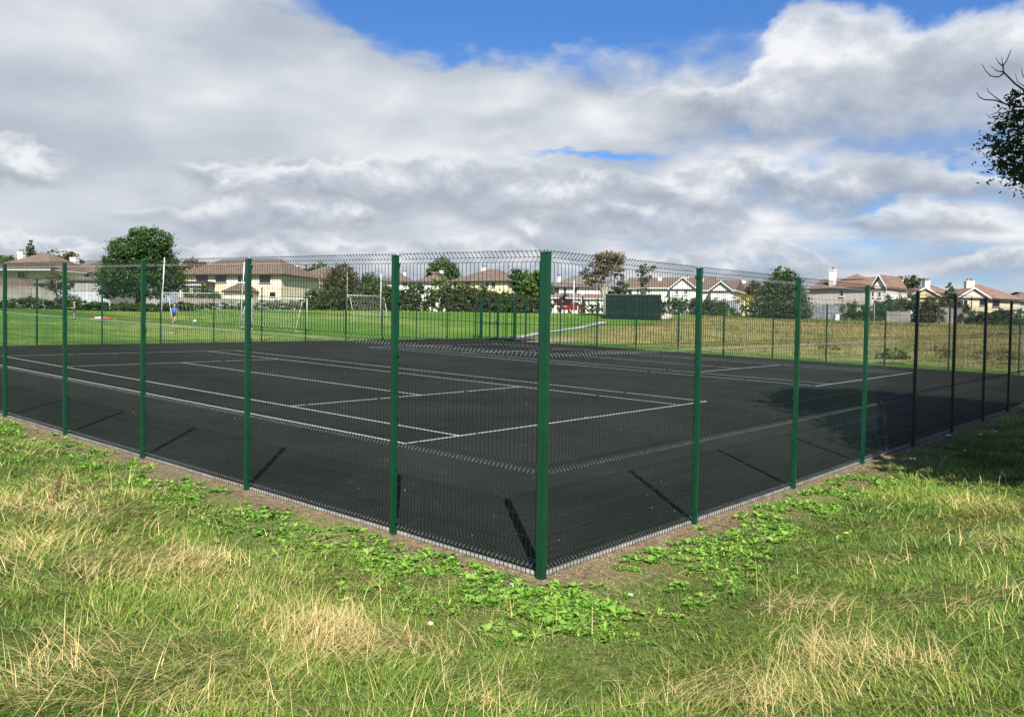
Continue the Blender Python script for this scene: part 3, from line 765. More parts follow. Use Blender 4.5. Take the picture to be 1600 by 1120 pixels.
# the hipped roofs behind the hedge
h = House('white house with black topped chimney seen over the hedge', 592, 646, 142, 142, (440.5, 440.5), 'white_render', depth=8); h.walls(); h.roof('hip', 1.7, inset=3.4); h.chimney(630, 635.5, 426.5, 3.0, pots=1); h.window(630, 636, 441.5, 447, 'brown_frame')
h = House('white house with hipped brown roof in the middle of the row over the hedge', 648, 702, 138, 138, (441, 441), 'white_render', depth=9); h.walls(); h.roof('hip', 2.0, inset=4.2); h.chimney(687, 693, 424, 4.0, pots=1)
h.window(652, 658, 442.5, 448, 'brown_frame'); h.window(674, 682, 442.5, 448)
h = House('yellow house with three narrow upper windows above the hedge', 706, 794, 130, 126, (437, 441.5), 'yellow_render', depth=9)
h.walls(); h.roof('hip', 2.1, inset=4.4, ov=.45); h.window(709, 713, 439.5, 449, 'brown_frame', mull=0); h.window(729, 733.5, 440, 448.5, 'brown_frame', mull=0); h.window(758.5, 763.5, 441, 448.5, 'brown_frame', mull=0); h.window(768.5, 773.5, 441, 449, 'brown_frame', mull=0)
h.chimney(752, 759, 419, 5.0, 'cream_render'); MB().tube([(h.loc(755, 440)[0], -.1, 0), (h.loc(755, 440)[0], -.1, h.H)], .05, 6).build('drain_pipe', MAT['grey_pipe'], h.root)
h = House('small house with reddish roof beside the yellow house', 797, 822, 135, 136, (448, 449), 'cream_render', depth=7); h.walls(); h.roof('hip', 1.2, mat='red_tiles', inset=1.2)
# white houses behind the container
h = House('white house with flat porch roofs behind the red car', 864, 950, 128, 128, (447.5, 448.5), 'white_render', depth=8); h.walls(); h.roof('hip', 1.9, mat='grey_tiles', inset=3.6); h.chimney(870.5, 876, 433.5, 3.0, pots=1)
h.window(866.5, 873.5, 450, 458, 'brown_frame'); h.window(880.5, 885, 449.5, 456, 'brown_frame', mull=0); h.window(896.5, 901.5, 449.5, 458, 'brown_frame', mull=0)
xa, za = h.loc(862, 465, -2.0); xb, _ = h.loc(906, 465, -2.0); h.walls(xa, xb, -2, -.003, za); h.roof('gable', .7, xa, xb, -2, .6, za, 'grey_tiles', ov=.3, fascia='white_trim')
xa, za = h.loc(915, 466, -2.0); xb, _ = h.loc(946, 466, -2.0); h.walls(xa, xb, -2, -.003, za); h.roof('gable', .7, xa, xb, -2, .6, za, 'red_tiles', ov=.3, fascia='white_trim')
h = House('long white terrace with two front gables behind the container', 978, 1110, 126, 122, (448, 451.5), 'white_render', depth=8)
h.walls(); h.roof('gable', 1.75, ov=.35, fascia='white_trim')
xa, zg = h.loc(1047, 456, -.8); xb, _ = h.loc(1087, 456, -.8); h.walls(xa, xb, -.8, -.003, h.H-.25); h.roof('front', 1.75, xa, xb, -.8, 3.5, h.H-.25, ov=.3)
h.window(1055, 1060.5, 452.5, 460.5, yplane=-.8); h.window(1068.5, 1074, 452.5, 460.5, yplane=-.8); h.window(1013, 1017, 451, 458.5, mull=0); h.window(994, 999, 450.5, 458, mull=0)
h.chimney(1028, 1034, 434, 2.6, pots=1); h.chimney(1071, 1076, 434.5, 3.4, pots=1)
h = House('white gabled end of terrace with pale upper windows', 1092, 1146, 119, 117, (452.5, 454.5), 'white_render', depth=8)
h.walls(); h.roof('gable', 1.6, ov=.3, fascia='white_trim'); xa, _ = h.loc(1110, 456, -.8); xb, _ = h.loc(1143, 456, -.8); h.walls(xa, xb, -.8, -.003, h.H-.15); h.roof('front', 1.35, xa, xb, -.8, 3.5, h.H-.15, ov=.3)
h.window(1117.5, 1123, 456.5, 464, pane='net_curtain', yplane=-.8); h.window(1129.5, 1135, 456.5, 466, pane='net_curtain', yplane=-.8); h.chimney(1094, 1099, 436, 3.5, pots=1)
h = House('cream house with squat white chimney half hidden by yellow shrub', 1142, 1196, 128, 128, (455, 456), 'cream_render', depth=8); h.walls(); h.roof('hip', 1.7, inset=3.2); h.chimney(1158.5, 1165, 438.5, 3.2, pots=1)
# pinkish house
h = House('pinkish grey house with tall white chimney and white gable', 1266, 1361, 112, 106, (450, 450.5), 'pink_render', depth=8)
h.walls(); h.roof('gable', 1.55, mat='red_tiles', ov=.3); h.chimney(1295.5, 1303, 423, .6, pots=1)
h.window(1312.5, 1318.5, 453, 463, mull=0)
xw, _ = h.loc(1315.5, 453); zt = h.loc(1315, 452)[1]
MB().add([(xw-.34, -.06, zt-.05), (xw+.34, -.06, zt-.05), (xw, -.06, zt+.35), (xw-.34, .02, zt-.05), (xw+.34, .02, zt-.05), (xw, .02, zt+.35)], [(0, 1, 2), (0, 2, 5, 3), (1, 4, 5, 2)]).build('window_head', MAT['white_trim'], h.root)
for a_, b_, t_, u_ in ((1317.5, 1318, 464, 482), (1304, 1304.4, 475, 488)):
    xx = h.loc(a_, t_)[0]; MB().tube([(xx, -.08, max(0, h.loc(a_, u_)[1])), (xx, -.08, h.loc(a_, t_)[1])], .05, 6).build('drain_pipe', MAT['grey_pipe'], h.root)
MB().tube([(h.loc(1304, 475)[0], -.08, h.loc(1304, 475)[1]), (h.loc(1317.5, 475)[0], -.08, h.loc(1304, 475)[1])], .05, 6).build('drain_pipe', MAT['grey_pipe'], h.root)
xa = h.L+.02; xb = h.loc(1384, 452, .3)[0]; h.wallm = 'white_render'
h.walls(xa, xb, .3, 6.5, h.H-.2); h.roof('front', 1.75, xa, xb, .3, 6, h.H-.2, 'red_tiles', ov=.25); h.window(1361.8, 1366, 455, 464, yplane=.3, mull=0); h.window(1372.5, 1377, 455, 464.5, yplane=.3, mull=0)
mb = MB(); xr, zr = h.loc(1338, 433, 4.0); mb.add([(xr-1.6, 2.8, zr-.35), (xr+1.6, 2.8, zr-.35), (xr+1.6, 5.4, zr-.35), (xr-1.6, 5.4, zr-.35), (xr, 4.1, zr+.45)], [(0, 1, 4), (1, 2, 4), (2, 3, 4), (3, 0, 4)]); mb.build('roof_cap', MAT['red_tiles'], h.root)
h = House('low white wing with red roof and square chimney', 1384.5, 1426, 114, 116, (459, 461), 'white_render', depth=7); h.walls(); h.roof('hip', 1.25, mat='red_tiles', inset=1.5, ov=.3); h.chimney(1403.5, 1411, 438.5, 3.0, pots=1)
h = House('garage with long reddish roof above the hedge', 1380, 1431, 104, 104, (476, 476), 'white_render', depth=6, cat='garage', name='garage'); h.walls(); h.roof('gable', .85, mat='red_tiles', ov=.3, fascia='white_trim')
# cream gabled houses at the right
def gabled(label, a, b, apx, Da, Db, ey, apex, c, d_, ey2, ridge_rise, chim, rooftop):
    h = House(label, a, b, Da, Db, ey, 'yellow_render' if a < 1480 else 'cream_render', depth=9)
    h.walls(); z = h.loc((a+b)/2, apex)[1]-h.H; h.roof('front', max(1.0, z), mat='red_tiles', ov=.3)
    x1 = h.loc(d_, ey2, 1.0)[0]; zz = h.loc(d_-10, ey2, 1.0)[1]
    h.walls(h.L+.003, x1, 1.0, 9.0, zz); h.roof('hip', ridge_rise, h.L*.5, x1, 1.0, 9.0, zz, 'red_tiles', inset=3.6, ov=.4)
    h.chimney(*chim, 3.0, 'cream_render'); return h, zz
h, _ = gabled('yellow gabled house with aerial on its chimney', 1417, 1471, 1445, 116, 116, (465, 466), 449, 1471, 1507, 466, 2.0, (1445.5, 1453.5, 440.5), 0)
h.window(1455, 1462, 464.5, 473.5, 'brown_frame', mull=0); h.window(1426, 1434, 464.5, 471, 'brown_frame', mull=0)
xx, zz = h.loc(1452, 440, 3.2); MB().tube([(xx, 3.35, zz), (xx, 3.35, zz+1.3)], .02, 4).tube([(xx-.4, 3.35, zz+1.1), (xx+.4, 3.35, zz+1.1)], .012, 4).build('aerial', MAT['grey_pipe'], h.root)
h, _ = gabled('cream gabled house with wide chimney and big hipped roof', 1497, 1544, 1518, 112, 112, (465, 467), 449.5, 1544, 1594, 467.5, 2.1, (1510.5, 1522.5, 440.5), 0)
h.window(1498, 1512, 468, 478.5, 'white_trim'); h.window(1531, 1539, 468, 477, 'brown_frame', mull=0); h.window(1551, 1561.5, 468.5, 479, 'brown_frame', yplane=1.0, mull=1)
xx = h.loc(1518, 465)[0]; MB().tube([(xx, -.1, 0), (xx, -.1, h.H+.2)], .05, 6).build('drain_pipe', MAT['brown_frame'], h.root)
h = House('distant pale blue house end beside the big hipped roof', 1592, 1640, 124, 124, (471, 472), 'blue_white_render', depth=8); h.walls(); h.roof('hip', 1.6, inset=3)
h = House('small white gabled garage below the cream house', 1571, 1618, 103, 103, (494, 495), 'white_render', depth=5, cat='garage', name='garage'); h.walls(); h.roof('front', .85, mat='brown_tiles', ov=.25)
h = House('small shed with white barge boards in the garden', 1532, 1556, 103, 103, (496.5, 497), 'grey_render', depth=4, cat='shed', name='shed'); h.walls(); h.roof('front', .4, mat='brown_tiles', ov=.2)

# ------------------------------------------------------------------ garden walls and fences round the field
material('concrete_wall', (0.21, 0.20, 0.18), .95, var=.2, scale=.8, bump=.4, bscale=12)
material('pale_wall', (0.36, 0.39, 0.42), .95, var=.12, scale=.6, bump=.3, bscale=12); material('grey_board', (0.16, 0.18, 0.20), .8, var=.2, scale=1.5)
def wall(label, a, b, Da, Db, h0, mat='concrete_wall', name='garden_wall', cat='wall', piers=True):
    p, q = np.array(at(a, Da)), np.array(at(b, Db)); d = q-p; L_ = np.linalg.norm(d); z = min(hz(*p), hz(*q)); z2 = max(hz(*p), hz(*q))
    root = tag(empty(name, (p[0], p[1], z), math.atan2(d[1], d[0])), label, cat); top = z2-z+h0
    n = max(1, int(L_/2.4)) if piers else 1
    for k in range(n):
        MB().box(L_*k/n+.006, L_*(k+1)/n-.006, 0, .12, -.5, top).build('wall_panel' if cat == 'wall' else 'fence_panel', MAT[mat], root)
        if piers: MB().box(L_*k/n-.09, L_*k/n+.09, -.06, .2, -.5, top+.1).build('pier', MAT[mat], root)
    if cat == 'wall': MB().box(0, L_, -.04, .16, top+.003, top+.07).build('coping', MAT[mat], root)
    return root
wall('grey block wall behind the brambles under the cream house', -40, 92, 82, 82, 2.15)
wall('pale bluish wall beside the sycamore', 92, 172, 82, 83, 1.75, 'pale_wall')
wall('low grey wall behind the leaning goal', 276, 445, 96, 100, 1.2)
wall('bluish board fence left of the big conifer', 1096, 1152, 113, 112, 2.0, 'grey_board', 'board_fence', 'fence')
wall('dull grey board fence in front of the pinkish house', 1252, 1320, 107, 104, 1.6, 'grey_board', 'board_fence', 'fence')
wall('grey concrete wall at the edge of the dry meadow', 1384, 1421, 100, 99, 1.15)
wall('longer grey concrete wall below the yellow gabled house', 1462, 1516, 98, 97, 1.75)
wall('low grey wall under the cream gabled house', 1540, 1640, 97, 96, 1.0)

# ------------------------------------------------------------------ small things by the houses
material('white_plastic', (0.5, 0.5, 0.485), .4); material('galvanised', (0.42, 0.43, 0.43), .45, metal=.3); material('car_red', (0.20, 0.007, 0.012), .3, coat=.6); material('tyre', (0.015, .015, .016), .8); material('car_glass', (.015, .02, .025), .06, spec=.8)
def pole(name, px, D, h_, r, label, mat='white_plastic', cat='pole'):
    x, y = at(px, D); z = hz(x, y)
    root = tag(empty(name, (x, y, z)), label, cat)
    MB().tube([(0, 0, -.3), (0, 0, h_*.6), (0, 0, h_)], [r, r*.85, r*.6], 8).build('shaft', MAT[mat], root, smooth=True)
    MB().tube([(0, 0, h_), (0, 0, h_+.06)], [r*1.1, r*.5], 8).build('finial', MAT[mat], root); MB().box(-.12, .12, -.12, .12, -.1, .05).build('base', MAT[mat], root)
pole('flag_pole', 895, 104, 3.95, .07, 'slender white flag pole beside the red car', cat='flag pole')
pole('short_post', 901.5, 103, .9, .06, 'short white post next to the flag pole', cat='post')
pole('sign_post', 1364.5, 97, 2.15, .06, 'thin pale post in front of the hedge by the white gable', 'galvanised', 'post')
def tank():
    x, y = at(1306, 99); root = tag(empty('water_tank', (x, y, hz(x, y)), YAW-math.pi/2), 'small white plastic tank at the edge of the dry meadow', 'tank')
    MB().box(-.26, .26, -.2, .3, .05, .75).build('body', MAT['white_plastic'], root); MB().box(-.29, .29, -.23, .33, .75, .81).build('lid', MAT['white_plastic'], root)
    MB().box(-.3, .3, -.25, .35, -.2, .05).build('plinth', MAT['concrete_wall'], root)
tank()
def bench():
    x, y = at(1169, 108); x2, y2 = at(1195, 108); root = tag(empty('garden_bench', (x, y, hz(x, y)), math.atan2(y2-y, x2-x)), 'pale slab topped bench under the big conifer', 'bench')
    MB().box(0, 2.0, -.3, .3, .55, .64).build('slab', MAT['pale_wall'], root)
    for xx in (.35, 1.3): MB().box(xx, xx+.3, -.2, .2, -.2, .55).build('support', MAT['white_plastic'], root)
bench()
def car():
    x, y = at(889, 111); root = tag(empty('parked_car', (x, y, hz(x, y)+.05), YAW-math.pi/2+.95), 'red hatchback car parked in front of the white house', 'car')
    W_ = .82; prof = [(-1.95, .35), (-1.98, .75), (-1.75, .95), (-1.15, 1.02), (-.55, 1.45), (.75, 1.47), (1.45, 1.08), (1.9, .98), (1.95, .4)]
    def ext(p, w0, w1=None, nm='body', mat='car_red'):
        n = len(p); v = [(a, -w0*(1 if b < 1.05 else .86), b) for a, b in p]+[(a, w0*(1 if b < 1.05 else .86), b) for a, b in p]
        f = [tuple(range(n)), tuple(range(2*n-1, n-1, -1))]+[(k, n+k, n+(k+1) % n, (k+1) % n) for k in range(n)]
        return MB().add(v, f).build(nm, MAT[mat], root)
    ext(prof, W_)
    for sy in (-1, 1):
        y0 = sy*W_*.90; v = [(-1.02, y0*1.06, 1.05), (.05, y0*1.06, 1.05), (.02, y0*.985, 1.40), (-.5, y0*.985, 1.40)]; MB().add(v, [(0, 1, 2, 3), (3, 2, 1, 0)]).build('side_window', MAT['car_glass'], root)
        v = [(.12, y0*1.06, 1.05), (1.25, y0*1.06, 1.08), (.75, y0*.985, 1.40), (.1, y0*.985, 1.40)]; MB().add(v, [(0, 1, 2, 3), (3, 2, 1, 0)]).build('side_window', MAT['car_glass'], root)
        for xx in (-1.25, 1.25):
            w = MB().tube([(xx, sy*(W_-.18), .3), (xx, sy*(W_+.01), .3)], .31, 16).build('wheel', MAT['tyre'], root); MB().tube([(xx, sy*(W_+.012), .3), (xx, sy*(W_+.025), .3)], .19, 12).build('rim', MAT['galvanised'], w)
        MB().box(-2.0, -1.93, sy*.5-.16, sy*.5+.16, .72, .86).build('headlight', MAT['white_plastic'], root); MB().box(1.92, 1.97, sy*.6-.12, sy*.6+.12, .75, .95).build('tail_light', MAT['chimney_pot'], root)
    v = [(-1.12, -.68, 1.05), (-1.12, .68, 1.05), (-.58, .6, 1.43), (-.58, -.6, 1.43)]; MB().add([(a-.02, b, c+.01) for a, b, c in v], [(0, 1, 2, 3), (3, 2, 1, 0)]).build('windscreen', MAT['car_glass'], root)
    v = [(1.40, -.66, 1.12), (1.40, .66, 1.12), (.80, .58, 1.44), (.80, -.58, 1.44)]; MB().add([(a+.02, b, c+.02) for a, b, c in v], [(0, 1, 2, 3), (3, 2, 1, 0)]).build('rear_window', MAT['car_glass'], root)
car()

# ------------------------------------------------------------------ children playing
material('skin', (0.40, 0.24, 0.17), .6); material('hair_fair', (0.42, 0.32, 0.17), .7); material('hair_brown', (0.09, 0.05, 0.03), .7)
material('shirt_blue', (0.015, 0.12, 0.50), .8); material('shorts_dark', (0.015, 0.018, 0.025), .85); material('shirt_camo', (0.30, 0.22, 0.18), .85, col2=(0.10, .09, .08), scale=12.0); material('shorts_navy', (0.03, 0.045, 0.09), .85)
material('shirt_white', (0.62, .64, .68), .8); material('trousers_red', (0.45, 0.09, 0.05), .85); material('shoe', (0.03, .03, .035), .7); material('ball_white', (0.72, 0.66, 0.52), .5)
def person(label, px, D, height, yaw, J, mats, hair):
    """J: joint -> (x,y,z) in units of standing height; one skinned surface, coloured by what covers it"""
    bones = [('pelvis', 'waist', 'shorts'), ('waist', 'chest', 'shirt'), ('chest', 'neck', 'shirt'), ('neck', 'chin', 'skin'), ('chin', 'head', 'skin'), ('head', 'crown', 'skin')]
    rad = dict(pelvis=.088, waist=.080, chest=.095, neck=.034, chin=.042, head=.068, crown=.046, sh=.046, el=.030, wr=.019, ha=.020, fi=.009, th=.008, hip=.066, kn=.044, an=.026, he=.028, to=.022)
    for s in 'LR':
        bones += [('chest', 'sh'+s, 'shirt'), ('sh'+s, 'el'+s, 'shirt'), ('el'+s, 'wr'+s, 'skin'), ('wr'+s, 'ha'+s, 'skin'), ('ha'+s, 'fi'+s, 'skin'), ('wr'+s, 'th'+s, 'skin'),
                  ('pelvis', 'hip'+s, 'shorts'), ('hip'+s, 'kn'+s, 'legs'), ('kn'+s, 'an'+s, 'skin' if mats.get('legs') != 'long' else 'shorts'), ('an'+s, 'to'+s, 'shoe')]
    for s in 'LR':
        w = np.array(J['wr'+s]); e = np.array(J['el'+s]); d = (w-e)/np.linalg.norm(w-e)
        J['ha'+s] = tuple(w+d*.045); J['fi'+s] = tuple(w+d*.09); J['th'+s] = tuple(w+d*.04+np.array([.02, .012 if s == 'L' else -.012, 0]))
    names_ = list(dict.fromkeys([b for bb in bones for b in bb[:2]])); idx = {n: k for k, n in enumerate(names_)}
    me = bpy.data.meshes.new('person'); me.from_pydata([tuple(np.array(J[n])*height) for n in names_], [(idx[a], idx[b]) for a, b, _ in bones], []); me.update()
    tmp = bpy.data.objects.new('tmp', me); COL.objects.link(tmp); tmp.modifiers.new('s', 'SKIN'); ss = tmp.modifiers.new('d', 'SUBSURF'); ss.levels = 2; ss.render_levels = 2
    for k, n in enumerate(names_):
        r = rad.get(n, rad.get(n[:-1], .03))*height; me.skin_vertices[0].data[k].radius = (r, r)
    me.skin_vertices[0].data[idx['pelvis']].use_root = True
    dg = bpy.context.evaluated_depsgraph_get(); ev = bpy.data.meshes.new_from_object(tmp.evaluated_get(dg)); bpy.data.objects.remove(tmp)
    order = ['skin', 'shirt', 'shorts', 'shoe']; ev.materials.clear()
    for k in order: ev.materials.append(MAT[mats[k]])
    A = np.array([np.array(J[a])*height for a, b, _ in bones]); B = np.array([np.array(J[b])*height for a, b, _ in bones])
    for p in ev.polygons:
        c = np.array(p.center); t = np.clip(np.einsum('ij,ij->i', c-A, B-A)/np.maximum(np.einsum('ij,ij->i', B-A, B-A), 1e-9), 0, 1)
        k = int(np.argmin(np.linalg.norm(A+(B-A)*t[:, None]-c, axis=1))); tg = bones[k][2]
        if tg == 'legs': tg = 'shorts' if (t[k] < .7 or mats.get('legs') == 'long') else 'skin'
        if bones[k][0].startswith('sh') and t[k] > .75: tg = 'skin'
        p.material_index = order.index(tg); p.use_smooth = True
    ev.name = 'person'; x, y = at(px, D)
    o = link(bpy.data.objects.new('person', ev)); o.location = (x, y, hz(x, y)-.035); o.rotation_euler = (0, 0, yaw); tag(o, label, 'person')
    hd = np.array(J['head'])*height; ax = np.array(J['crown'])*height-hd; ax = ax/np.linalg.norm(ax)
    bm = bmesh.new(); bmesh.ops.create_icosphere(bm, subdivisions=2, radius=.072*height)
    for v in list(bm.verts):
        if np.dot(np.array(v.co), ax) < -.015*height or v.co.x > .052*height: bm.verts.remove(v)
        else: v.co *= 1+.1*random.random()
    hm = bpy.data.meshes.new('hair'); bm.to_mesh(hm); bm.free(); hm.materials.append(MAT[hair]); ho = link(bpy.data.objects.new('hair', hm), o); ho.location = tuple(hd+ax*.012*height)
    face = MB()
    for sy in (-.022, .022): face.box(.056, .064, sy-.006, sy+.006, -.004, .006)
    face.box(.058, .062, -.016, .016, -.042, -.036); face.box(.05, .078, -.007, .007, -.03, -.008)
    for sy in (-.066, .058): face.box(-.012, .012, sy, sy+.008, -.02, .016)
    fo = face.build('face', MAT['skin'], o); fo.scale = (height,)*3; fo.location = tuple(hd)
    return o
def standing(stride=0.0, arms=0.0):
    J = dict(pelvis=(0, 0, .52), waist=(0, 0, .60), chest=(.005, 0, .73), neck=(.005, 0, .82), chin=(.012, 0, .855), head=(.015, 0, .92), crown=(.005, 0, .972))
    for s, k in (('L', 1), ('R', -1)):
        J.update({'sh'+s: (0, k*.105, .785), 'el'+s: (arms*k*.07-.01, k*.155, .635), 'wr'+s: (arms*.14+.05, k*(.165-arms*.05), .50+arms*.16), 'hip'+s: (0, k*.055, .49), 'kn'+s: (stride*k*.08+.015, k*.06, .275), 'an'+s: (stride*k*.16-.01, k*.06, .055), 'he'+s: (0, 0, 0), 'to'+s: (stride*k*.16+.09, k*.065, .025)})
        J.pop('he'+s)
    return J
FWD = YAW
person('child in blue shirt and dark shorts walking away near the leaning goal', 272, 62, 1.30, FWD, standing(.5), dict(skin='skin', shirt='shirt_blue', shorts='shorts_dark', shoe='shoe'), 'hair_fair')
person('small fair child in mottled shirt and navy shorts standing by the wall', 116, 61, 1.26, FWD+2.4, standing(.3, .8), dict(skin='skin', shirt='shirt_camo', shorts='shorts_navy', shoe='shoe'), 'hair_fair')
def lying():
    # flat on the front, head on one side, arms stretched ahead
    J = standing(.0); R = {}
    for n, (x, y, z) in J.items(): R[n] = (z-.5, y*1.0, .075-x*.4)
    for s, k in (('L', 1), ('R', -1)):
        R['sh'+s] = (.285, k*.105, .08); R['el'+s] = (.40, k*.15, .05); R['wr'+s] = (.54, k*.12, .035); R['an'+s] = (-.45, k*.07, .045); R['to'+s] = (-.52, k*.08, .025); R['kn'+s] = (-.225, k*.065, .05)
    R['chin'] = (.36, 0, .10); R['head'] = (.42, 0, .115); R['crown'] = (.47, 0, .12); R['pelvis'] = (.02, 0, .09); R['waist'] = (.10, 0, .085); R['chest'] = (.23, 0, .09); R['neck'] = (.32, 0, .095)
    return R
person('child in white top and red trousers lying face down on the grass', 163, 61.5, 1.55, FWD+math.pi/2, lying(), dict(skin='skin', shirt='shirt_white', shorts='trousers_red', shoe='skin', legs='long'), 'hair_brown')
def ball():
    x, y = at(304, 62.5); root = tag(empty('football', (x, y, hz(x, y)+.07)), 'pale football on the grass behind the leaning goal', 'ball')
    bm = bmesh.new(); bmesh.ops.create_icosphere(bm, subdivisions=3, radius=.125); me = bpy.data.meshes.new('cover'); bm.to_mesh(me); bm.free(); me.materials.append(MAT['ball_white']); me.polygons.foreach_set('use_smooth', [True]*len(me.polygons)); link(bpy.data.objects.new('cover', me), root)
    for k in range(6):
        a = k*1.05; b = .5 if k % 2 else -.4; d = np.array([math.cos(a)*math.cos(b), math.sin(a)*math.cos(b), math.sin(b)]); MB().tube([d*.12, d*.128], .035, 5).build('patch', MAT['shoe'], root)
ball()
# ------------------------------------------------------------------ trees and hedges
def dk(c, k): return tuple(x*k for x in c)
def tree_mat(name, dark, mid, light, trans=.3): return leaf_material(name, [(0, dark), (.5, mid), (1, light)], trans)
tree_mat('leaf_sycamore', (0.016, 0.042, 0.008), (0.032, 0.078, 0.014), (0.065, 0.125, 0.024)); tree_mat('leaf_mid', (0.025, 0.050, 0.012), (0.05, 0.09, 0.02), (0.10, 0.15, 0.035))
tree_mat('leaf_olive', (0.035, 0.040, 0.015), (0.065, 0.068, 0.022), (0.12, 0.11, 0.04)); tree_mat('leaf_bright', (0.04, 0.085, 0.010), (0.085, 0.15, 0.02), (0.17, 0.23, 0.035))
tree_mat('leaf_rust', (0.055, 0.050, 0.018), (0.12, 0.075, 0.028), (0.21, 0.13, 0.055)); tree_mat('leaf_conifer', (0.018, 0.042, 0.012), (0.038, 0.072, 0.018), (0.10, 0.135, 0.03)); tree_mat('leaf_purple', (0.03, 0.008, 0.010), (0.055, 0.012, 0.016), (0.09, 0.03, 0.03))
tree_mat('leaf_hedge', (0.030, 0.044, 0.014), (0.055, 0.076, 0.021), (0.105, 0.125, 0.036))
tree_mat('leaf_yellow', (0.12, 0.12, 0.015), (0.24, 0.22, 0.03), (0.38, 0.33, 0.06)); tree_mat('leaf_pale', (0.06, 0.075, 0.03), (0.11, 0.12, 0.05), (0.19, 0.19, 0.09)); tree_mat('leaf_ash', (0.022, 0.045, 0.010), (0.042, 0.080, 0.015), (0.09, 0.13, 0.028))
material('bark_grey', (0.12, 0.10, 0.08), .95, var=.35, scale=6.0, bump=.6, bscale=25); material('bark_pale', (0.26, 0.25, 0.22), .9, var=.3, scale=4.0, bump=.4, bscale=20); material('bark_dark', (0.05, 0.04, 0.032), .95, var=.3, scale=6.0)
def leaf_cards(P, size, up=.3, aspect=.6, tint=None):
    """one four-cornered leaf per point, bent along its midrib"""
    n = len(P); d = rng.normal(size=(n, 3)); d[:, 2] *= .7; d /= np.linalg.norm(d, axis=1)[:, None]
    s = rng.normal(size=(n, 3)); s = np.cross(d, s+np.array([0, 0, up])); s /= np.linalg.norm(s, axis=1)[:, None]+1e-9
    L_ = (size*(.6+.8*rng.random(n)))[:, None]; w = L_*aspect*.5
    nn = np.cross(d, s)
    V = np.stack([P-d*L_*.5, P+s*w+nn*L_*.08, P+d*L_*.5, P-s*w+nn*L_*.08], 1).reshape(-1, 3)
    F = np.arange(n*4).reshape(-1, 4)
    return V, F, np.repeat(tint if tint is not None else rng.random(n), 4)
def clump_points(clumps, n, sub=14, spread=.34, shell=.55):
    """points gathered in twig-sized bunches inside a set of ellipsoids"""
    vol = np.array([c[3]*c[4]*c[5] for c in clumps])**.75; share_ = np.maximum(1, (n*vol/vol.sum()).astype(int)); P = []; T = []
    for (cx, cy, cz, rx, ry, rz), k in zip(clumps, share_):
        m = max(3, int(sub*max(1, k/400))); c = rng.normal(size=(m, 3)); c /= np.linalg.norm(c, axis=1)[:, None]; c *= (shell+(1.02-shell)*rng.random(m)**.6)[:, None]
        w = rng.random(m)+.25; pick = rng.choice(m, k, p=w/w.sum()); off = rng.normal(size=(k, 3))*spread*(.5+.6*rng.random(m))[pick][:, None]*.55
        off[:, 2] *= .7; q = c[pick]+off
        P.append(q*np.array([rx, ry, rz])+np.array([cx, cy, cz])); T.append(np.clip(.25+.5*rng.random(m)[pick]+.28*rng.normal(size=k)*.6, 0, 1))
    return np.vstack(P), np.concatenate(T)
def limbs(mb, base, ends, r0):
    b = np.array(base, float)
    for e in ends:
        e = np.array(e, float); mid = (b*.5+e*.5)+np.array([0, 0, .12*np.linalg.norm(e-b)])*.6+rng.normal(size=3)*.05*np.linalg.norm(e-b)
        mb.tube([b, mid, e], [r0, r0*.55, r0*.18], 6, False)
def tree(name, label, px, D, h, crown, mat, n, size, trunk_h, r0, bark='bark_grey', group=None, cat='tree', sub=14, spread=.34, shell=.5, aspect=.6, dx=0.0):
    """crown: ellipsoids (right, away, up, r_right, r_away, r_up) in metres from the foot"""
    x, y = at(px, D); z = hz(x, y); root = tag(empty(name, (x, y, z), YAW-math.pi/2), label, cat, group)
    mb = MB(); mb.tube([(0, 0, -.3), (0, 0, trunk_h*.5), (dx*.3, 0, trunk_h), (dx, 0, h*.62)], [r0*1.25, r0, r0*.8, r0*.3], 8)
    limbs(mb, (dx*.25, 0, trunk_h*.9), [(c[0], c[1], c[2]) for c in crown], r0*.5)
    for c in crown:
        for _ in range(3): 
            d = rng.normal(size=3); d /= np.linalg.norm(d); mb.tube([(c[0], c[1], c[2]), (c[0]+d[0]*c[3]*.8, c[1]+d[1]*c[4]*.8, c[2]+abs(d[2])*c[5]*.8)], [r0*.15, r0*.05], 4, False)
    mb.build('trunk', MAT[bark], root, smooth=True)
    P, T = clump_points(crown, n, sub, spread, shell); P[:, 2] = np.maximum(P[:, 2], .25); V, F, A = leaf_cards(P, size, tint=T, aspect=aspect)
    np_obj('crown', V, F, MAT[mat], root, {'tint': A})
    return root
def blobs(cx, cz, rx, rz, k, ry=None):
    """a lumpy crown: one core and k lobes round it"""
    ry = ry or rx; out = [(cx, 0, cz, rx*.72, ry*.72, rz*.75)]
    for i_ in range(k):
        a = 2*math.pi*i_/k+random.uniform(-.4, .4); e = random.uniform(-.6, .9); f = random.uniform(.34, .5)
        out.append((cx+rx*.66*math.cos(a)*math.cos(e*.6), ry*.6*math.sin(a), cz+rz*.62*math.sin(e), rx*f, ry*f, rz*f*.85))
    return out
syc = [(0.0, 0, 2.6, 3.2, 2.6, 1.6), (-1.6, 0, 3.3, 1.9, 2.0, 1.5), (.4, 0, 4.6, 2.5, 2.2, 1.7), (1.2, 0, 6.2, 1.7, 1.8, 1.2), (-.9, 0, 5.4, 1.7, 1.8, 1.1), (2.2, -.3, 5.6, .9, .9, .7), (2.6, 0, 2.9, 1.5, 1.6, 1.4), (-2.6, 0, 2.0, 1.1, 1.3, 1.1), (2.0, 0, 3.9, 1.3, 1.4, .9), (-2.2, 0, 4.4, 1.0, 1.2, .7), (.2, 0, 6.8, 1.0, 1.1, .6)]
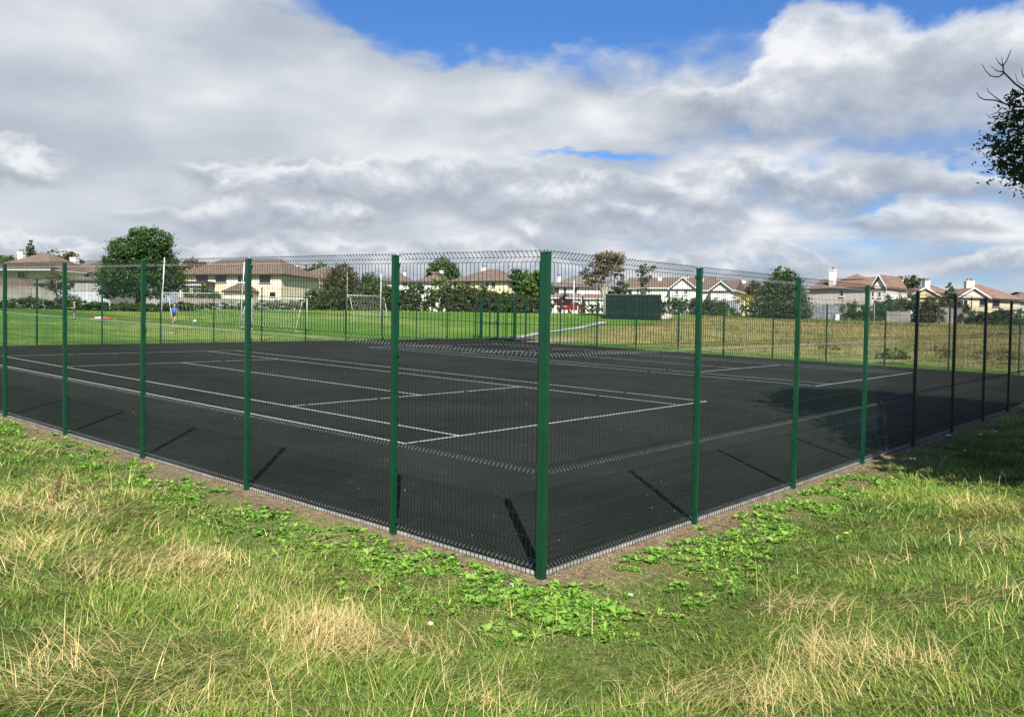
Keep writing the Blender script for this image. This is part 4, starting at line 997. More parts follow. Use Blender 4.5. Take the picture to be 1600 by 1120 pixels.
tree('sycamore_tree', 'big dense dark green broadleaf tree beside the pale wall', 216, 77, 7.4, syc, 'leaf_sycamore', 34000, .20, 1.6, .28, 'bark_dark', sub=22, spread=.3, shell=.62)
con = [(0, 0, .9+k*.75, 1.25*(1-k/6.2), 1.25*(1-k/6.2), .55) for k in range(6)]
tree('conifer_tree', 'small pointed conifer rising behind the cream house roof', 48, 138, 11.0, [(0, 0, 6.7+c[2], c[3]*1.5, c[4]*1.5, c[5]) for c in con], 'leaf_conifer', 4200, .30, 8, .2, 'bark_dark', cat='conifer')
tree('shade_tree', 'yellow green tree at the end of the cream house roof', 10, 140, 9.0, blobs(0, 7.0, 2.6, 2.9, 8), 'leaf_mid', 3500, .4, 7, .25)
tree('shade_tree', 'wide brownish tree behind the two left hand roofs', 86, 142, 10.5, blobs(0, 7.9, 4.6, 3.4, 10), 'leaf_olive', 7000, .4, 7, .3)
tree('shade_tree', 'brown topped tree behind the long cream house', 298, 140, 9.0, blobs(0, 6.8, 3.0, 2.9, 8), 'leaf_rust', 3500, .4, 7, .25)
tree('shade_tree', 'green tree between the long cream house and the white chimney', 453, 132, 7.0, blobs(0, 5.8, 1.3, 2.4, 6), 'leaf_mid', 2200, .35, 5, .2)
tree('shade_tree', 'pale green tree behind the white chimney house', 494, 132, 7.5, blobs(0, 5.9, 2.3, 2.4, 7), 'leaf_mid', 3000, .35, 6, .2)
tree('shade_tree', 'round green tree standing behind the hipped roofs over the hedge', 690, 165, 12.0, blobs(0, 7.6, 3.4, 5.0, 13), 'leaf_mid', 10000, .42, 8, .3, 'bark_dark')
tree('shade_tree', 'dark round topped tree behind the small reddish roof', 817, 128, 6.6, blobs(0, 4.0, 2.2, 3.6, 10), 'leaf_sycamore', 6000, .32, 4, .22, 'bark_dark')
tree('shade_tree', 'bright bushy tree at the corner of the field by the small house', 836, 108, 5.6, blobs(0, 3.2, 2.0, 2.5, 7), 'leaf_bright', 8500, .26, .8, .2, 'bark_dark')
aut = [(-.9, 0, 5.4, 1.3, 1.2, .9), (.4, 0, 6.6, 1.9, 1.5, .7), (1.4, 0, 6.3, 1.0, 1.0, .6), (-1.9, 0, 4.7, .9, .9, .7), (-.6, 0, 4.4, 1.2, 1.1, .8), (.9, 0, 5.2, 1.3, 1.2, .9), (1.5, 0, 4.1, .8, .8, .7), (.1, 0, 5.8, 1.2, 1.2, .7), (-1.6, 0, 3.7, .7, .7, .5)]
tree('birch_tree', 'rust tinged tree with whitish trunk standing behind the container', 943, 96, 7.2, [(a, b, c+.1, d, e, f) for a, b, c, d, e, f in aut], 'leaf_rust', 6500, .20, 2.2, .17, 'bark_pale', sub=16, spread=.34, shell=.35)
tree('ivy_tree', 'thin ivy clad tree with pale twigs behind the container', 1003, 100, 6.2, [(0, 0, 3.4, .55, .55, .9), (.1, 0, 4.6, .85, .7, .8), (.5, 0, 5.5, 1.0, .7, .6), (-.3, 0, 5.3, .7, .6, .6), (0, 0, 2.6, .4, .4, .6)], 'leaf_olive', 1900, .18, 2.0, .14, 'bark_grey', shell=.3)
tree('shrub', 'dark purple shrub in front of the white house porch', 880, 113, 2.6, blobs(0, 1.5, 1.5, 1.3, 5), 'leaf_purple', 1500, .22, .4, .1, 'bark_dark', cat='shrub')
tree('shrub', 'dark red shrub showing over the left end of the container', 955, 104, 3.6, blobs(0, 2.7, 1.5, .9, 4), 'leaf_purple', 1100, .22, 1.2, .1, 'bark_dark', cat='shrub')
tree('shrub', 'green shrub showing over the middle of the container', 970, 103, 3.8, blobs(0, 3.0, 1.2, 1.1, 4), 'leaf_mid', 1100, .22, 1.2, .1, 'bark_dark', cat='shrub')
yew = [(0, 0, .6+.62*k, 3.3*math.sqrt(max(.06, 1-(k/8.6)**1.7)), 2.6*math.sqrt(max(.06, 1-(k/8.6)**1.7)), .75) for k in range(9)]
tree('conifer_tree', 'big broad dark conifer with yellowish top left of the pinkish house', 1221, 104, 6.2, yew, 'leaf_conifer', 20000, .22, .8, .25, 'bark_dark', cat='conifer', sub=26, spread=.3, shell=.65)
tree('shrub', 'yellow flowering shrub against the cream house by the big conifer', 1164, 108, 3.4, blobs(0, 1.9, 1.5, 1.5, 5), 'leaf_yellow', 1300, .2, .5, .1, 'bark_dark', cat='shrub')
tree('shade_tree', 'olive tree behind the yellow shrub', 1178, 112, 5.2, blobs(0, 3.4, 1.7, 1.6, 5), 'leaf_olive', 1700, .25, 1, .15, 'bark_dark')
tree('shade_tree', 'open dark tree behind the square white chimney', 1409, 138, 7.5, blobs(0, 5.6, 3.0, 2.7, 9), 'leaf_olive', 3500, .38, 6, .25, 'bark_dark', shell=.3)
mp_ = [(0, 0, 2.0+.42*k, 1.6*(1-k/8.5), 1.6*(1-k/8.5), .22) for k in range(8)]
tree('conifer_tree', 'tiered dark conifer in front of the yellow gabled house', 1481, 108, 5.6, mp_, 'leaf_conifer', 2600, .22, 1.5, .14, 'bark_dark', cat='conifer', shell=.3)
tree('street_tree', 'small brownish garden tree in front of the grey block wall', 88, 80, 3.6, blobs(0, 2.5, 1.4, 1.2, 5), 'leaf_olive', 1300, .18, 1.2, .07, 'bark_pale')
def hedge(name, label, cols, mat, n, size, h, w=1.4, lumps=None, cat='hedge'):
    """cols: list of (photo column, depth, height) along the hedge"""
    C = np.array([(*at(a, d), hh) for a, d, hh in cols]); m = max(len(cols)*3, int(lumps or 14)); t = np.linspace(0, len(cols)-1, m); ex = [np.interp(t, np.arange(len(cols)), C[:, k]) for k in range(3)]
    o3 = np.array([C[0, 0], C[0, 1], hz(C[0, 0], C[0, 1])]); cl = []; seg = np.hypot(ex[0][-1]-ex[0][0], ex[1][-1]-ex[1][0])/m
    for k in range(m):
        hh = ex[2][k]*random.uniform(.82, 1.12); zg = hz(ex[0][k], ex[1][k])-o3[2]
        cl.append((ex[0][k]-o3[0]+random.uniform(-.2, .2), ex[1][k]-o3[1]+random.uniform(-.2, .2), zg+hh*.42, max(seg*1.35, .6)*random.uniform(.85, 1.2), max(seg*.9, w*.5), hh*.56))
    P, T = clump_points(cl, n, 9, .36, .5); V, F, A = leaf_cards(P, size, tint=T)
    root = tag(empty(name, o3), label, cat); np_obj('foliage', V, F, MAT[mat], root, {'tint': A})
    st = MB()
    for c in cl[::2]:
        for _ in range(2): st.tube([(c[0]+random.uniform(-.2, .2), c[1], c[2]-c[5]*1.2), (c[0]+random.uniform(-.5, .5), c[1]+random.uniform(-.3, .3), c[2]+c[5]*.5)], [.04, .015], 4, False)
    tag(st.build('stems', MAT['bark_dark'], root), kind='stuff')
    return root
hedge('bramble_bank', 'low green bramble bank along the foot of the grey and pale walls', [(-40, 73, .9), (60, 72, 1.0), (150, 73, .8), (240, 75, .8), (300, 80, .8)], 'leaf_mid', 22000, .17, 1, 1.6, 40)
hedge('hedge', 'dark garden shrubs under the long cream house windows', [(288, 101, 2.6), (312, 100, 3.2), (340, 101, 2.4)], 'leaf_mid', 6000, .22, 2, 1.6, 8)
hedge('hedge', 'thin green bank behind the low white goal', [(290, 92, .8), (380, 93, 1.0), (450, 95, 1.1), (500, 96, 1.6)], 'leaf_mid', 12000, .18, 1, 1.4, 26)
tree('bush', 'large olive bush mass left of the narrow goal', 530, 101, 6.0, [(0, 0, 2.6, 2.2, 1.8, 2.6), (-1.2, 0, 1.6, 1.6, 1.6, 1.7), (1.6, 0, 2.0, 1.7, 1.6, 2.2), (.3, 0, 4.3, 1.4, 1.4, 1.4), (2.6, 0, 1.3, 1.3, 1.3, 1.4), (-2.0, 0, 1.1, 1.1, 1.2, 1.1)], 'leaf_olive', 15000, .22, .6, .16, 'bark_dark', cat='bush', sub=18)
tree('bush', 'dark green bush behind the narrow goal uprights', 580, 104, 5.0, [(0, 0, 2.8, 1.5, 1.4, 1.9), (.6, 0, 1.6, 1.8, 1.4, 1.6), (-.6, 0, 3.6, .8, .8, 1.0)], 'leaf_mid', 8000, .22, .6, .15, 'bark_dark', cat='bush', sub=18)
hedge('hedge', 'long tall dark hedge across the back of the field below the hipped roofs', [(490, 98, 2.5), (560, 98, 2.8), (620, 99, 3.2), (700, 100, 3.1), (740, 100, 2.9), (775, 100, 2.5), (805, 101, 2.2), (850, 103, 1.6)], 'leaf_hedge', 46000, .28, 3, 2.4, 46)
tree('bush', 'yellow green bush standing out of the long hedge', 690, 103, 4.3, blobs(0, 3.2, 1.2, 1.1, 4), 'leaf_bright', 1500, .22, 1.2, .1, 'bark_dark', cat='bush')
hedge('hedge', 'trimmed hedge with white wall top between flag pole and container', [(905, 112, 1.5), (940, 112, 1.7)], 'leaf_mid', 1800, .2, 1.5, 1.2, 6)
hedge('hedge', 'dark hedge below the white terrace right of the container', [(1030, 112, 2.3), (1065, 112, 2.2), (1110, 112, 2.4), (1130, 112, 1.8)], 'leaf_mid', 13000, .2, 2, 1.5, 14)
hedge('hedge', 'low leafy growth at the foot of the big conifer', [(1100, 109, 1.0), (1160, 107, 1.3), (1215, 106, 1.5), (1262, 105, 1.4)], 'leaf_mid', 9000, .18, 1, 1.4, 16)
hedge('hedge', 'rounded dark green hedge beside the pinkish house', [(1322, 102, 1.8), (1345, 101, 2.3), (1380, 101, 2.6)], 'leaf_sycamore', 9000, .18, 2, 1.5, 9)
hedge('hedge', 'tall dark hedge in front of the reddish garage roof', [(1384, 101.5, 2.8), (1410, 101, 2.8), (1440, 100, 3.0), (1465, 100, 2.8)], 'leaf_sycamore', 15000, .18, 2, 1.6, 12)
hedge('hedge', 'olive shrubs below the yellow gabled house windows', [(1440, 98, 3.0), (1462, 98, 3.1), (1500, 101, 2.6)], 'leaf_olive', 9000, .18, 2, 1.5, 8)
hedge('hedge', 'leafy garden shrubs below the cream gabled house', [(1514, 96, 2.0), (1540, 96, 1.7), (1570, 96, 1.7), (1630, 96, 1.8)], 'leaf_mid', 11000, .18, 2, 1.5, 12)

# ------------------------------------------------------------------ the ash whose shade falls over the fence
def shade_ash():
    tx, ty = 6.6, -12.5; z = hz(tx, ty); root = tag(empty('ash_tree', (tx, ty, z)), 'overhanging leafy ash with bare twigs, shading the fence', 'tree')
    C = []                                                       # leafy masses (x, y, z, rx, ry, rz) in world metres
    C += [(6.6, -12.4, 9.6, 3.6, 3.4, 3.2), (8.6, -11.0, 9.2, 3.0, 2.7, 2.6), (5.0, -13.4, 7.6, 3.0, 2.7, 2.2), (9.6, -13.2, 8.2, 3.0, 3.0, 2.6), (7.2, -11.6, 11.6, 2.6, 2.4, 2.0), (7.4, -14.4, 9.4, 3, 3, 2.8)]
    C += [(3.0, -12.6, 6.2, 2.4, 2.2, 1.6), (1.6, -12.2, 5.2, 1.5, 1.5, 1.1), (10.8, -10.6, 7.2, 2.0, 1.9, 1.6), (6.2, -10.9, 7.2, 2.4, 1.4, 1.6), (4.4, -11.2, 6.4, 1.8, 1.5, 1.2)]
    for gx_, gy_ in ((7.9, -6.3), (9.8, -4.9), (11.4, -4.2), (13, -4), (10, -7), (13, -7), (8.2, -8), (6.4, -8.2), (15, -6), (11.5, -5.6)): C.append((gx_-5.0, gy_-5.41, 7.0, 1.35, 1.35, .9))
    for gx_, gy_ in ((13, -2.2), (14.5, -1.0), (16, -.6), (17, -3), (14, -3.6), (17.5, -1.8), (15.5, -4.5), (16, -2.4)): C.append((gx_-7.5, gy_-8.1, 10.5, 1.4, 1.4, 1.0))
    nm = len(C)
    e1 = ray_at(1618, 225, 16.0); e2 = ray_at(1606, 255, 15.2); e3 = ray_at(1592, 190, 15.8); e4 = ray_at(1575, 225, 15.6); e5 = ray_at(1597, 160, 15.9)
    C += [(*e1, 1.1, .8, .75), (*e2, .5, .42, .42), (*e3, .36, .34, .30), (*e4, .30, .28, .26), (*e5, .25, .25, .22)]
    for a_, b_ in ((1556, 236), (1548, 222), (1570, 248), (1585, 268), (1594, 280), (1582, 150)): C.append((*ray_at(a_, b_, 15.4), .17, .17, .13))
    L_ = [(a-tx, b-ty, c-z, d, e, f) for a, b, c, d, e, f in C]
    mb = MB(); mb.tube([(0, 0, -.3), (.05, 0, 1.5), (0, .1, 3.2), (.2, .1, 6.0), (.1, .3, 10.5)], [.46, .34, .30, .2, .05], 10)
    limbs(mb, (0, .1, 3.4), [c[:3] for c in L_[:11]], .15); limbs(mb, (.1, .1, 6.5), [c[:3] for c in L_[11:nm]], .07); limbs(mb, (L_[9][0], L_[9][1], L_[9][2]), [c[:3] for c in L_[nm:nm+5]], .05)
    mb.build('trunk', MAT['bark_grey'], root, smooth=True)
    P, T = clump_points(L_[:nm], 75000, 60, .30, .35); Q = P+np.array([tx, ty, z])-CAM; side = Q@np.array([AR[0], AR[1], 0])/np.maximum(Q[:, 0]*math.cos(YAW)+Q[:, 1]*math.sin(YAW), .1)
    k = side > .635; P, T = P[k], T[k]                        # the outer twigs on the field side are bare or carry the small sprays below
    V, F, A = leaf_cards(P, .27, tint=T, aspect=.6)
    P2, T2 = clump_points(L_[nm:], 3600, 16, .46, .30); V2, F2, A2 = leaf_cards(P2, .095, tint=T2, aspect=.42)
    np_obj('crown', np.vstack([V, V2]), np.vstack([F, F2+len(V)]), MAT['leaf_ash'], root, {'tint': np.concatenate([A, A2])})
    tw = MB(); D_ = 15.4
    def run(pts, r): tw.tube([ray_at(a, b, D_+.1*k)-np.array([tx, ty, z]) for k, (a, b) in enumerate(pts)], [r*.62*(1-.7*k/(len(pts)-1)) for k in range(len(pts))], 5, False)
    run([(1600, 141), (1586, 131), (1568, 113), (1567, 104), (1573, 95), (1580, 78)], .034); run([(1568, 113), (1557, 111), (1548, 103)], .02); run([(1567, 104), (1560, 98), (1556, 90)], .02); run([(1567, 103), (1566, 96), (1565, 89)], .016)
    run([(1568, 115), (1560, 121), (1548, 119), (1540, 111), (1534, 100)], .024); run([(1600, 168), (1575, 164), (1555, 157), (1538, 156), (1530, 152), (1526, 145)], .03); run([(1568, 161), (1555, 152), (1545, 144), (1542, 138)], .02)
    run([(1590, 172), (1570, 176), (1556, 183), (1546, 184), (1541, 178)], .024); run([(1566, 168), (1558, 176), (1545, 181)], .02); run([(1560, 183), (1552, 193), (1541, 192)], .018); run([(1585, 192), (1565, 203), (1552, 213), (1540, 215), (1529, 210)], .022)
    run([(1605, 128), (1598, 118), (1595, 106)], .018); run([(1600, 135), (1590, 128), (1586, 115)], .016)
    tw.build('bare_twigs', MAT['bark_grey'], root)
shade_ash()

# ------------------------------------------------------------------ grass, straw and weeds in front of the fence
leaf_material('grass_blades', [(0, (0.030, 0.080, 0.008)), (.30, (0.088, 0.170, 0.020)), (.58, (0.172, 0.245, 0.036)), (.8, (0.30, 0.31, 0.075)), (1, (0.48, 0.40, 0.16))], .36, .5, .3)
leaf_material('straw', [(0, (0.25, 0.18, 0.070)), (.5, (0.48, 0.37, 0.155)), (1, (0.66, 0.54, 0.27))], .2, .55, .3)
leaf_material('weed_leaf', [(0, (0.055, 0.14, 0.016)), (.5, (0.13, 0.26, 0.030)), (1, (0.23, 0.36, 0.060))], .3, .45, .4)
def blades(P, ang, L_, w, lean, curl, tint, nseg=3):
    """curved tapering blades: lean = tilt from upright at the foot (rad), curl = extra tilt by the tip"""
    n = len(P); V = np.zeros((n, nseg*2+1, 3)); s = np.stack([-np.sin(ang), np.cos(ang), np.zeros(n)], -1); pos = P.copy()
    for k in range(nseg+1):
        ww = (w*(1-.75*k/nseg)*.5)[:, None]
        if k < nseg: V[:, 2*k] = pos-s*ww; V[:, 2*k+1] = pos+s*ww
        else: V[:, 2*k] = pos
        t = np.minimum(lean+curl*(k+.5)/nseg, 1.72); st = (L_/nseg)[:, None]
        pos = pos+st*np.stack([np.cos(ang)*np.sin(t), np.sin(ang)*np.sin(t), np.cos(t)], -1)
    b = (np.arange(n)*(nseg*2+1))[:, None]; Q = []
    for k in range(nseg-1): Q.append(b+np.array([2*k, 2*k+1, 2*k+3, 2*k+2]))
    T = b+np.array([2*nseg-2, 2*nseg-1, 2*nseg])
    return V.reshape(-1, 3), [np.vstack(Q), T], np.repeat(tint, nseg*2+1)
def gpt(px, py):
    """where the line of sight through a photo pixel meets the ground"""
    v = AF+AR*(px-800)/FPX-AU*(py-560)/FPX; t = np.linspace(1.5, 60, 4000); Q = CAM+v*t[:, None]; d = Q[:, 2]-lie(Q[:, 0], Q[:, 1])
    k = int(np.argmax(d < 0)); return Q[k, 0], Q[k, 1]
PATCH = [(gpt(a, b), r, s) for a, b, r, s in ((60, 800, .9, .8), (280, 880, .42, 1.2), (160, 900, .8, .6), (40, 860, .8, .7), (110, 770, .6, .8), (520, 1000, .45, 1.3), (620, 1010, .35, .9), (420, 960, .4, .5), (130, 1060, .5, .7), (30, 1090, .3, .9),
        (300, 1040, .4, .4), (1230, 960, .4, .8), (1320, 1040, .35, 1.0), (1430, 1050, .3, .9), (1560, 800, .6, .9), (1480, 930, .4, .5), (1100, 1080, .4, .7), (1210, 1100, .4, .6), (780, 1105, .3, .4), (1520, 790, .4, .8), (1590, 860, .5, .6), (1380, 880, .4, .4), (60, 700, .8, .5), (200, 800, .5, .6))]
def dry(x, y):
    s = np.zeros_like(x)
    for (a, b), r, k in PATCH: s = np.maximum(s, k*np.exp(-((x-a)**2+(y-b)**2)/(r*r)))
    return np.clip(s+.45*(fbm(x, y, .9)-.46), 0, 1.3)
def scatter(n, r0, r1, a0, a1, power):
    """points in a sector round the near corner of the field, thinning with distance"""
    u = rng.random(n); r = (r0**(2-power)+u*(r1**(2-power)-r0**(2-power)))**(1/(2-power)); a = YAW+a0+(a1-a0)*rng.random(n)
    return CAM[0]+r*np.cos(a), CAM[1]+r*np.sin(a), r
def dnear(x, y): return np.maximum(X0-x, Y0-y)
def turf():
    xs, ys, r = scatter(480000, 2.0, 30, -.74, .74, 1.25); xv = 1+26*rng.random(90000); yv = Y0-.15-rng.random(90000)**1.2*(2.2+.2*xv)
    xs = np.r_[xs, xv]; ys = np.r_[ys, yv]; r = np.hypot(xs-CAM[0], ys-CAM[1]); d = dnear(xs, ys)
    soilw = .22-.10*smooth01((xs-2)/4); band = smooth01((d-soilw-.9*(fbm(xs, ys, 1.1)-.35))/.7)          # thin beside the kerb, full farther out
    keep = (d > .10) & (rng.random(len(xs)) < .60+2.2*(fbm(xs+3, ys-5, 2.4)-.25)) & (rng.random(len(xs)) < np.maximum(band, .6*(d > .12)*(fbm(xs+2, ys, 1.9) > .40))); xs, ys, r, d, band = xs[keep], ys[keep], r[keep], d[keep], band[keep]
    n = len(xs); dr_ = dry(xs, ys); tuft = fbm(xs+3, ys-5, 2.4)
    z = gsurf(xs, ys)-.01; P = np.stack([xs, ys, z], -1)
    flow = 4.2*np.pi*fbm(xs, ys, .75); ang = flow+rng.normal(size=n)*(.9+.6*(1-np.clip(dr_, 0, 1)))
    L_ = (.035+.09*tuft+.05*np.clip(dr_, 0, 1))*(.55+.9*rng.random(n))*(.45+.55*band)*(1+.012*r)
    w = (.0038+.0034*rng.random(n))*np.maximum(1, r/5.5)
    lean = .30+.70*rng.random(n)+.35*np.clip(dr_, 0, 1); curl = .3+.9*rng.random(n)
    tint = np.clip(.19+.34*rng.random(n)+.75*(fbm(xs-8, ys+2, .9)-.5)+.25*(tuft-.5)+.42*np.clip(dr_, 0, 1)*rng.random(n)+(rng.random(n) < .07)*.4, 0, 1)
    nr_ = r < 6.5; parts = []
    for sel, ns in ((nr_, 3), (~nr_, 2)): parts.append(blades(P[sel], ang[sel], L_[sel], w[sel], lean[sel], curl[sel], tint[sel], ns))
    (V, F, A), (V2, F2, A2) = parts; V = np.vstack([V, V2]); F = F+[f+len(parts[0][0]) for f in F2]; A = np.concatenate([A, A2])
    tag(np_obj('grass', V, F, MAT['grass_blades'], None, {'tint': A}), 'rough green grass in front of the near fence', 'grass', kind='stuff')
    # long dry stalks, laid over by wind and rain
    xs, ys, r = scatter(260000, 2.0, 24, -.74, .74, 1.3); d = dnear(xs, ys); dr_ = dry(xs, ys)
    keep = (d > .8) & (rng.random(len(xs)) < .030+.62*np.clip(dr_, 0, 1.2)**1.5); xs, ys, r, dr_ = xs[keep], ys[keep], r[keep], dr_[keep]; n = len(xs)
    P = np.stack([xs, ys, gsurf(xs, ys)+.03+.10*rng.random(n)*np.clip(dr_, .2, 1)], -1); ang = 4.2*np.pi*fbm(xs, ys, .75)+rng.normal(size=n)*.95
    L_ = .10+.30*rng.random(n)**1.3; w = (.0020+.0018*rng.random(n))*np.maximum(1, r/5.5); lean = 1.02+.45*rng.random(n)-.75*(rng.random(n) < .05); curl = .9*rng.random(n)+.1; lean = lean-.45*(curl > .65)
    V, F, A = blades(P, ang, L_, w, lean, curl, np.clip(.45+.28*rng.normal(size=n), 0, 1), 4)
    tag(np_obj('dry_grass', V, F, MAT['straw'], None, {'tint': A}), 'long bleached straw lying over the rough grass', 'dry grass', kind='stuff')
turf()
def weeds():
    V, F, A = [], [], []; off = 0
    nx, ny = [], []
    for _ in range(9500):                                           # along both kerbs, thickest a stride out from them
        if random.random() < .56: x = X0-abs(random.gauss(.70, .42)); y = Y0-.9+random.random()**1.2*17
        else: y = Y0-abs(random.gauss(.66, .40)); x = X0-.9+random.random()**1.3*8.5
        d = max(X0-x, Y0-y); m = float(fbm(np.array(x), np.array(y), 2.3))
        if d < .16 or d > 2.0 or m < .36+.20*random.random(): continue
        nx.append(x); ny.append(y)
    for x, y in zip(nx, ny):
        z = float(gsurf(x, y)); k = random.randint(5, 9); a0 = random.random()*6.28; S = random.choice((.020, .028, .036, .046, .060))*random.uniform(.8, 1.25)*(1+.35*(random.random() < .12)); slim = random.choice((1.0, 1.0, .7, .42, .42)); tn = random.uniform(.1, .9)
        for q in range(k):
            a = a0+q*2.4+random.uniform(-.3, .3); L_ = S*random.uniform(.65, 1.2); w = L_*random.uniform(.26, .40)*slim; el = random.uniform(.05, 1.0)
            c, s = math.cos(a), math.sin(a); r_ = np.array([c*math.cos(el), s*math.cos(el), math.sin(el)]); sd_ = np.array([-s, c, 0]); up = np.cross(r_, sd_)*-1
            if up[2] < 0: up = -up
            p = np.array([x+c*.012, y+s*.012, z+.012]); droop = np.array([0, 0, -L_*random.uniform(.05, .4)])
            pts = [p, p+r_*L_*.35-sd_*w*.8+up*w*.18, p+r_*L_*.35, p+r_*L_*.35+sd_*w*.8+up*w*.18, p+r_*L_*.72-sd_*w+up*w*.16+droop*.4, p+r_*L_*.72+droop*.4-up*w*.1, p+r_*L_*.72+sd_*w+up*w*.16+droop*.4, p+r_*L_*1.05+droop]
            V += pts; F += [(off, off+1, off+2), (off, off+2, off+3), (off+1, off+4, off+5), (off+1, off+5, off+2), (off+2, off+5, off+6), (off+2, off+6, off+3), (off+4, off+7, off+5), (off+5, off+7, off+6)]; A += [min(1, max(0, tn+random.uniform(-.22, .22)))]*8; off += 8
    tag(np_obj('broadleaf_weeds', np.array(V), np.array(F), MAT['weed_leaf'], None, {'tint': np.array(A)}, smooth=True), 'bright broadleaf weeds spreading over the bare soil by the kerb', 'weeds', kind='stuff')
weeds()
material('soil_crumb', (0.075, 0.052, 0.035), .95, col2=(0.20, 0.155, 0.11), scale=30.0)
def crumbs():
    n = 9000; side = rng.random(n) < .55
    x = np.where(side, X0-.05-rng.random(n)**1.4*1.5, X0-1.2+rng.random(n)**1.2*13); y = np.where(side, Y0-1.2+rng.random(n)**1.2*15, Y0-.05-rng.random(n)**1.4*1.5)
    d = dnear(x, y); k = (d > .03) & (d < 1.8); x, y = x[k], y[k]; n = len(x); s = .004+.012*rng.random(n)**2.5
    oct_ = np.array([(1, 0, 0), (-1, 0, 0), (0, 1, 0), (0, -1, 0), (0, 0, .8), (0, 0, -.8)]); fo = np.array([(0, 2, 4), (2, 1, 4), (1, 3, 4), (3, 0, 4), (2, 0, 5), (1, 2, 5), (3, 1, 5), (0, 3, 5)])
    j = 1+.5*(rng.random((n, 6, 3))-.5); V = (oct_[None]*j*s[:, None, None]+np.stack([x, y, gsurf(x, y)+s*.4], -1)[:, None]).reshape(-1, 3); F = (fo[None]+(np.arange(n)*6)[:, None, None]).reshape(-1, 3)
    tag(np_obj('soil_crumbs', V, F, MAT['soil_crumb']), 'crumbs of soil and grit along the foot of the kerb', 'soil', kind='stuff')
crumbs()
def grit():
    n = 220; x = X0+.15+rng.random(n)**1.5*16; y = Y0+.15+rng.random(n)**1.5*16; s = .003+.008*rng.random(n)**3
    q = np.array([(1, 0, 0), (-.5, .87, 0), (-.5, -.87, 0), (0, 0, .9)]); j = 1+.6*(rng.random((n, 4, 3))-.5)
    V = (q[None]*j*s[:, None, None]+np.stack([x, y, plane(x, y)+.001], -1)[:, None]).reshape(-1, 3); F = (np.array([(0, 1, 3), (1, 2, 3), (2, 0, 3)])[None]+(np.arange(n)*4)[:, None, None]).reshape(-1, 3)
    tag(np_obj('grit', V, F, MAT['pale_stone']), 'pale specks of grit scattered over the dark court', 'grit', kind='stuff')
grit()
# ------------------------------------------------------------------ field edge and meadow
leaf_material('dock_rust', [(0, (0.09, 0.03, 0.018)), (1, (0.20, 0.085, 0.042))], .2)
leaf_material('meadow_blades', [(0, (0.05, 0.095, 0.016)), (.3, (0.12, 0.145, 0.032)), (.6, (0.27, 0.22, 0.085)), (.85, (0.38, 0.31, 0.15)), (1, (0.16, 0.085, 0.045))], .25, .6, .2)
leaf_material('field_blades', [(0, (0.035, 0.095, 0.010)), (.5, (0.08, 0.17, 0.018)), (1, (0.17, 0.22, 0.04))], .3, .55, .25)
def meadow():
    n = 150000; r = np.sqrt(40**2+rng.random(n)*(118**2-40**2)); a = YAW-.70+.78*rng.random(n); x = CAM[0]+r*np.cos(a); y = CAM[1]+r*np.sin(a)
    ln = (x-36.5)*.30-(y-27.0)*.954; m = fbm(x, y, .13); k = (x > X1+1.2) & (-ln+0 < -1.0+3*(m-.5)) & (r < 112) & (rng.random(n) < np.minimum(1, 55/r)); x, y, r, m = x[k], y[k], r[k], m[k]; n = len(x)
    edge = smooth01((x-X1-.8)/4.0); L_ = (.08+(.12+.42*m)*edge)*(.5+.9*rng.random(n)); ang = rng.random(n)*6.28; w = .012*np.maximum(1, r/45)
    tint = np.clip(edge*(.37+2.6*(fbm(x+5, y+9, .11)-.5))+.16*rng.normal(size=n)-.10*(1-edge), 0, 1)
    V, F, A = blades(np.stack([x, y, lie(x, y)-.06], -1), ang, L_, w, .2+.6*rng.random(n), .3+.7*rng.random(n), tint, 2)
    tag(np_obj('meadow_grass', V, F, MAT['meadow_blades'], None, {'tint': A}), 'dry tawny long grass of the meadow beyond the courts', 'meadow', kind='stuff')
    # short fringe along the far kerbs and on the mown field
    n = 60000; r = 36+64*rng.random(n)**1.6; a = YAW-.10+.75*rng.random(n); x = CAM[0]+r*np.cos(a); y = CAM[1]+r*np.sin(a)
    ln = (x-36.5)*.30-(y-27.0)*.954; k = (out_dist(x, y) > .12) & ((ln < -1.2) | (y > Y1)); x, y, r = x[k], y[k], r[k]; n = len(x)
    V, F, A = blades(np.stack([x, y, lie(x, y)-.05], -1), rng.random(n)*6.28, .05+.09*rng.random(n)+.10*(rng.random(n) < .1), .014*np.maximum(1, r/45), .3+.5*rng.random(n), .4+.5*rng.random(n), np.clip(.15+.7*fbm(x, y, .10)+.2*rng.normal(size=n)*.6, 0, 1), 2)
    tag(np_obj('field_grass', V, F, MAT['field_blades'], None, {'tint': A}), 'short mown grass of the football field beyond the courts', 'grass', kind='stuff')
meadow()
tree('bramble_clump', 'dark leafy bramble clump against the meadow side fence', 1396, 43.5, .9, [(0, 0, .35, .62, .5, .42), (.5, .1, .25, .4, .4, .3), (-.5, .1, .25, .35, .4, .3)], 'leaf_mid', 1500, .09, .2, .02, 'bark_dark', cat='bush')
tree('dock_clump', 'rust brown dock clump leaning in the meadow near the fence', 1470, 46, 1.0, [(0, 0, .55, .35, .35, .45), (.3, .2, .4, .3, .3, .35)], 'dock_rust', 800, .07, .3, .015, 'bark_dark', cat='plant')
tree('dock_clump', 'wide patch of reddish dock stalks at the meadow edge', 1564, 45, .9, [(0, 0, .4, .8, .5, .4), (.9, .2, .35, .6, .5, .35), (-.8, .3, .35, .5, .5, .35)], 'dock_rust', 1600, .07, .3, .015, 'bark_dark', cat='plant')
tree('dock_clump', 'small brown dock stalks behind the fence beside the pale tank', 1292, 50, .8, [(0, 0, .4, .5, .4, .35), (.5, .2, .3, .4, .4, .3)], 'dock_rust', 700, .07, .3, .015, 'bark_dark', cat='plant')
